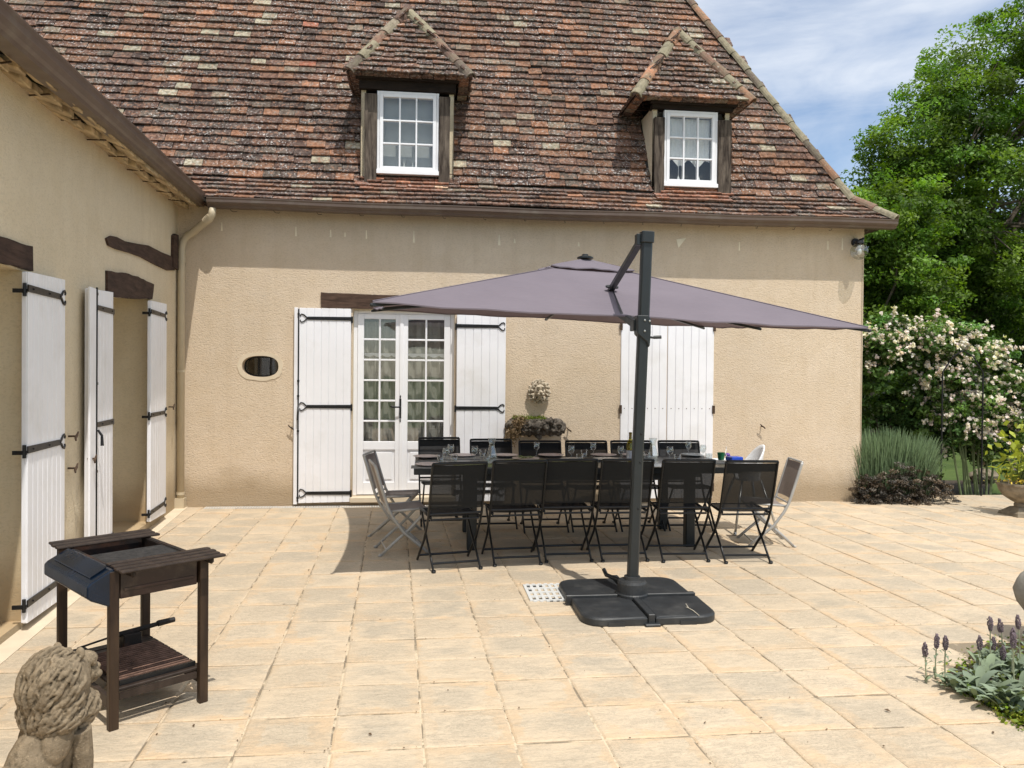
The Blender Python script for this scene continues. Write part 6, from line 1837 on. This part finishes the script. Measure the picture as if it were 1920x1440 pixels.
LE = [(1737, 1280, .165, "left outermost lamb's ear with a short grey flower spike", -.05), (1754, 1272, .19, "lamb's ear with a tall spike, second from the left edge of the bed", .02), (1772, 1268, .17, "lamb's ear spike leaning right of the leftmost pair", .0),
      (1838, 1280, .20, "lamb's ear with a mauve spike at the middle left of the bed", -.03), (1858, 1262, .26, "tallest lamb's ear spike behind the middle of the bed", -.03), (1884, 1254, .23, "lamb's ear spike leaning left behind the middle of the bed", -.12), (1862, 1255, .13, "short dark lamb's ear spike low in the middle of the bed", 0), (1902, 1300, .26, "lamb's ear with a pale stem standing forward at the right of the bed", -.04), (1915, 1262, .27, "lamb's ear spike nearest the right edge of the photo, behind", -.08), (1898, 1275, .23, "lamb's ear with a fuzzy pale spike at the right of the bed", .0), (1880, 1262, .10, "tiny lamb's ear spike near the soil behind the leaves", 0)]
for i, (x, y, h, l, ln) in enumerate(LE): lambs_ear(x, y, h, l, nl=(4 if i < 3 else 13), lean=ln, seed=i, leafs=(.4 if i < 3 else .95), rad=(.02 if i < 3 else .07))
LL = [(1786, 1290, "leafy lamb's ear rosette without a spike at the paving edge"), (1806, 1290, "spreading silver rosette left of the middle of the bed"), (1826, 1302, "low silver rosette at the front of the bed"), (1862, 1312, "broad leaved silver rosette in the front middle of the bed"), (1885, 1325, "silver rosette at the front right of the bed"), (1908, 1335, "silver rosette touching the right edge of the photo, front")]
for i, (x, y, l) in enumerate(LL): lambs_ear(x, y, .1, l, nl=(16 if i < 2 else 24), spike=False, seed=30 + i, leafs=(.7 if i < 2 else 1.0))

# a few dry leaves and crumbs on the paving
rd = random.Random(77)
M['dry'] = pmat('dry_leaf', (.10, .06, .03), .9, var=.4, vs=50)
for (x, y, s, l) in ((1664, 1333, .016, 'small dry leaf on the paving left of the corner bed'), (1862, 1374, .012, 'small dry leaf on the paving in front of the corner bed'), (1322, 1355, .010, 'tiny dry crumb on the paving in the foreground'), (694, 1377, .012, 'small dry leaf on the paving at the bottom left middle'), (346, 1429, .014, 'small dry leaf near the lower left by the lion'), (579, 1069, .014, 'small dry leaf by the corner of the parasol shadow'), (294, 1377, .010, 'tiny dry leaf right of the barbecue leg'), (363, 1361, .012, 'dry leaf on a joint in front of the barbecue')):
    q = gz(x, y, .004); mb = MB(); a = rd.uniform(0, 3)
    d = Vector((cos(a), sin(a), 0)) * s; e = Vector((-sin(a), cos(a), 0)) * s * .5
    mb.add([q - d, q - e + Vector((0, 0, s * .5)), q + d + Vector((0, 0, s * .3)), q + e + Vector((0, 0, s * .2)), q - d - Vector((0, 0, .003))], [(0, 1, 3), (1, 2, 3), (0, 1, 2, 3)][:2])
    tag(obj('dry_leaf', mb, M['dry']), l, 'leaf', 'dry leaves on the paving')

# grit, crumbs and leaf dust gathered in the joints and at the foot of the walls
rg_ = random.Random(91); mb = MB()
for k in range(1500):
    y = rg_.choice(ys) if rg_.random() < .45 else rg_.uniform(2.4, D - .03)
    x = rg_.uniform(-2.4, 6.5)
    if y in ys: y += rg_.gauss(0, .004)
    elif rg_.random() < .85: x = colx(rg_.randrange(-4, 16), y) + rg_.gauss(0, .005)
    if rg_.random() < .16: x, y = rg_.uniform(-2.6, 5.6), D - abs(rg_.gauss(0, .05)) - .03
    if x < -2.35 or y > D - .02 or in_bed(x, y) or y < 2.2: continue
    s_ = rg_.uniform(.0025, .007); a = rg_.uniform(0, 3); d_ = Vector((cos(a), sin(a), 0)) * s_; e_ = Vector((-sin(a), cos(a), 0)) * s_ * .6; q = Vector((x, y, .003))
    mb.add([q - d_, q - e_, q + d_, q + e_, q + Vector((0, 0, s_ * .7))], [(0, 1, 4), (1, 2, 4), (2, 3, 4), (3, 0, 4)])
tag(obj('grit', mb, M['dry']), 'scattered brown grit and leaf crumbs in the paving joints', 'grit', kind='stuff')

# moss and trailing plant on the basin
rng = np.random.default_rng(23); n = 700
cc = np.array([[bc.x + rng.uniform(-.30, .12), D - .02 - rng.uniform(0, .22), bc.z + .075 + abs(rng.normal()) * .018] for _ in range(n)]); tn = rng.uniform(.5, 1.3, n)
mo = leafmesh('moss', cc, rng.uniform(.012, .03, n), np.stack([tn, tn, tn], 1), M['moss'], None, updir=.6, seed=12); tag(mo, 'green moss growing on top of the stone basin', 'moss', kind='stuff')
n = 1500; cc = []
for k in range(n):
    u = rng.random(); cc.append([bc.x - .20 - .16 * u + rng.normal() * .04, D - .24 + rng.normal() * .05, bc.z + .07 - .30 * u ** 1.3 + rng.normal() * .035])
tn = rng.uniform(.6, 1.6, n); M['dryplant'] = leaf_mat('dried_trailing_plant', (.19, .13, .075), .2)
tp_ = leafmesh('trailing_plant', np.array(cc), rng.uniform(.018, .045, n), np.stack([tn, tn, tn], 1), M['dryplant'], None, updir=.0, droop=.8, seed=13, aspect=.35); tag(tp_, 'dried brown plant trailing over the left end of the stone basin', 'plant')

# split multi-piece helper parts so that each piece is a part of its own
def split_pieces(o):
    me = o.data; n = len(me.vertices); par = list(range(n))
    def find(i):
        while par[i] != i: par[i] = par[par[i]]; i = par[i]
        return i
    for e in me.edges:
        a, b = find(e.vertices[0]), find(e.vertices[1])
        if a != b: par[a] = b
    groups = {}
    for p in me.polygons: groups.setdefault(find(p.vertices[0]), []).append(p)
    if len(groups) < 2: return
    base = o.name.split('.')[0]
    for polys in list(groups.values()):
        idx = sorted({v for p in polys for v in p.vertices}); mp = {v: i for i, v in enumerate(idx)}
        m2 = bpy.data.meshes.new(base); m2.from_pydata([me.vertices[v].co.copy() for v in idx], [], [tuple(mp[v] for v in p.vertices) for p in polys])
        for mt in me.materials: m2.materials.append(mt)
        m2.polygons.foreach_set('use_smooth', [p.use_smooth for p in polys])
        q = o.copy(); q.data = m2; COL.objects.link(q)
    bpy.data.objects.remove(o)
for o in list(COL.objects):
    if o.type == 'MESH' and o.name.split('.')[0] in ('plaster_scar', 'gutter_clip', 'iron_bracket', 'bolt', 'hinge_pin', 'pipe_collar', 'wing_lintel', 'shelf_rail', 'panel_rib'): split_pieces(o)

# =================================================================== LIGHT, SKY, CAMERA
sv = Vector((.40, -1.0, 2.3)).normalized()
el = math.asin(sv.z); az = atan2(sv.x, sv.y)      # azimuth clockwise from +Y
sun = bpy.data.lights.new('Sun', 'SUN'); sun.energy = 4.15; sun.angle = radians(.53); sun.color = (1, .955, .88)
so = bpy.data.objects.new('Sun', sun); COL.objects.link(so); so.rotation_euler = (-sv).to_track_quat('-Z', 'Y').to_euler(); so.location = (5, -5, 12)
w = bpy.data.worlds.new('World'); SC.world = w; w.use_nodes = True; nt = w.node_tree; nt.nodes.clear(); g = N(nt)
sky = nt.nodes.new('ShaderNodeTexSky'); sky.sky_type = 'NISHITA'; sky.sun_disc = False; sky.sun_elevation = el; sky.sun_rotation = az; sky.air_density = 1.0; sky.dust_density = .6; sky.ozone_density = 1.2
co = g.n('ShaderNodeTexCoord').outputs['Generated']
mp = g.mapping(co, scale=(1.1, 1.1, 3.0), rot=(0, radians(12), radians(25)))
n1 = g.noise(mp, 1.6, 7, .55, .5); n2 = g.noise(g.mapping(co, scale=(2, 2, 7), rot=(0, radians(14), 0)), 2.5, 6, .6, .8)
zc_ = g.n('ShaderNodeSeparateXYZ', inp={0: co}).outputs[2]
mask = g.math('ADD', g.math('ADD', g.math('MULTIPLY', n1, .8), g.math('MULTIPLY', n2, .22)), g.math('MULTIPLY', g.math('SUBTRACT', zc_, .34), .7))
cl = g.ramp(mask, [(.43, .06), (.66, .97)])
c = g.mix(cl, sky.outputs[0], (6.0, 6.25, 6.6))
bg = g.n('ShaderNodeBackground', inp={'Color': c, 'Strength': .165})
g.n('ShaderNodeOutputWorld', inp={'Surface': bg.outputs[0]})
cam = bpy.data.cameras.new('Camera'); cam.sensor_width = 36; cam.lens = 36 * FPX / 1920; cam.clip_end = 2000; cam.clip_start = .05
co_ = bpy.data.objects.new('Camera', cam); COL.objects.link(co_); co_.location = CAMP
Rm = Matrix((_R, _U, -_fw)).transposed(); co_.rotation_euler = Rm.to_euler()
SC.camera = co_
SC.view_settings.view_transform = 'Standard'; SC.view_settings.look = 'None'; SC.view_settings.exposure = 0; SC.view_settings.gamma = 1
SC.cycles.max_bounces = 8; SC.cycles.transparent_max_bounces = 24; SC.cycles.diffuse_bounces = 4
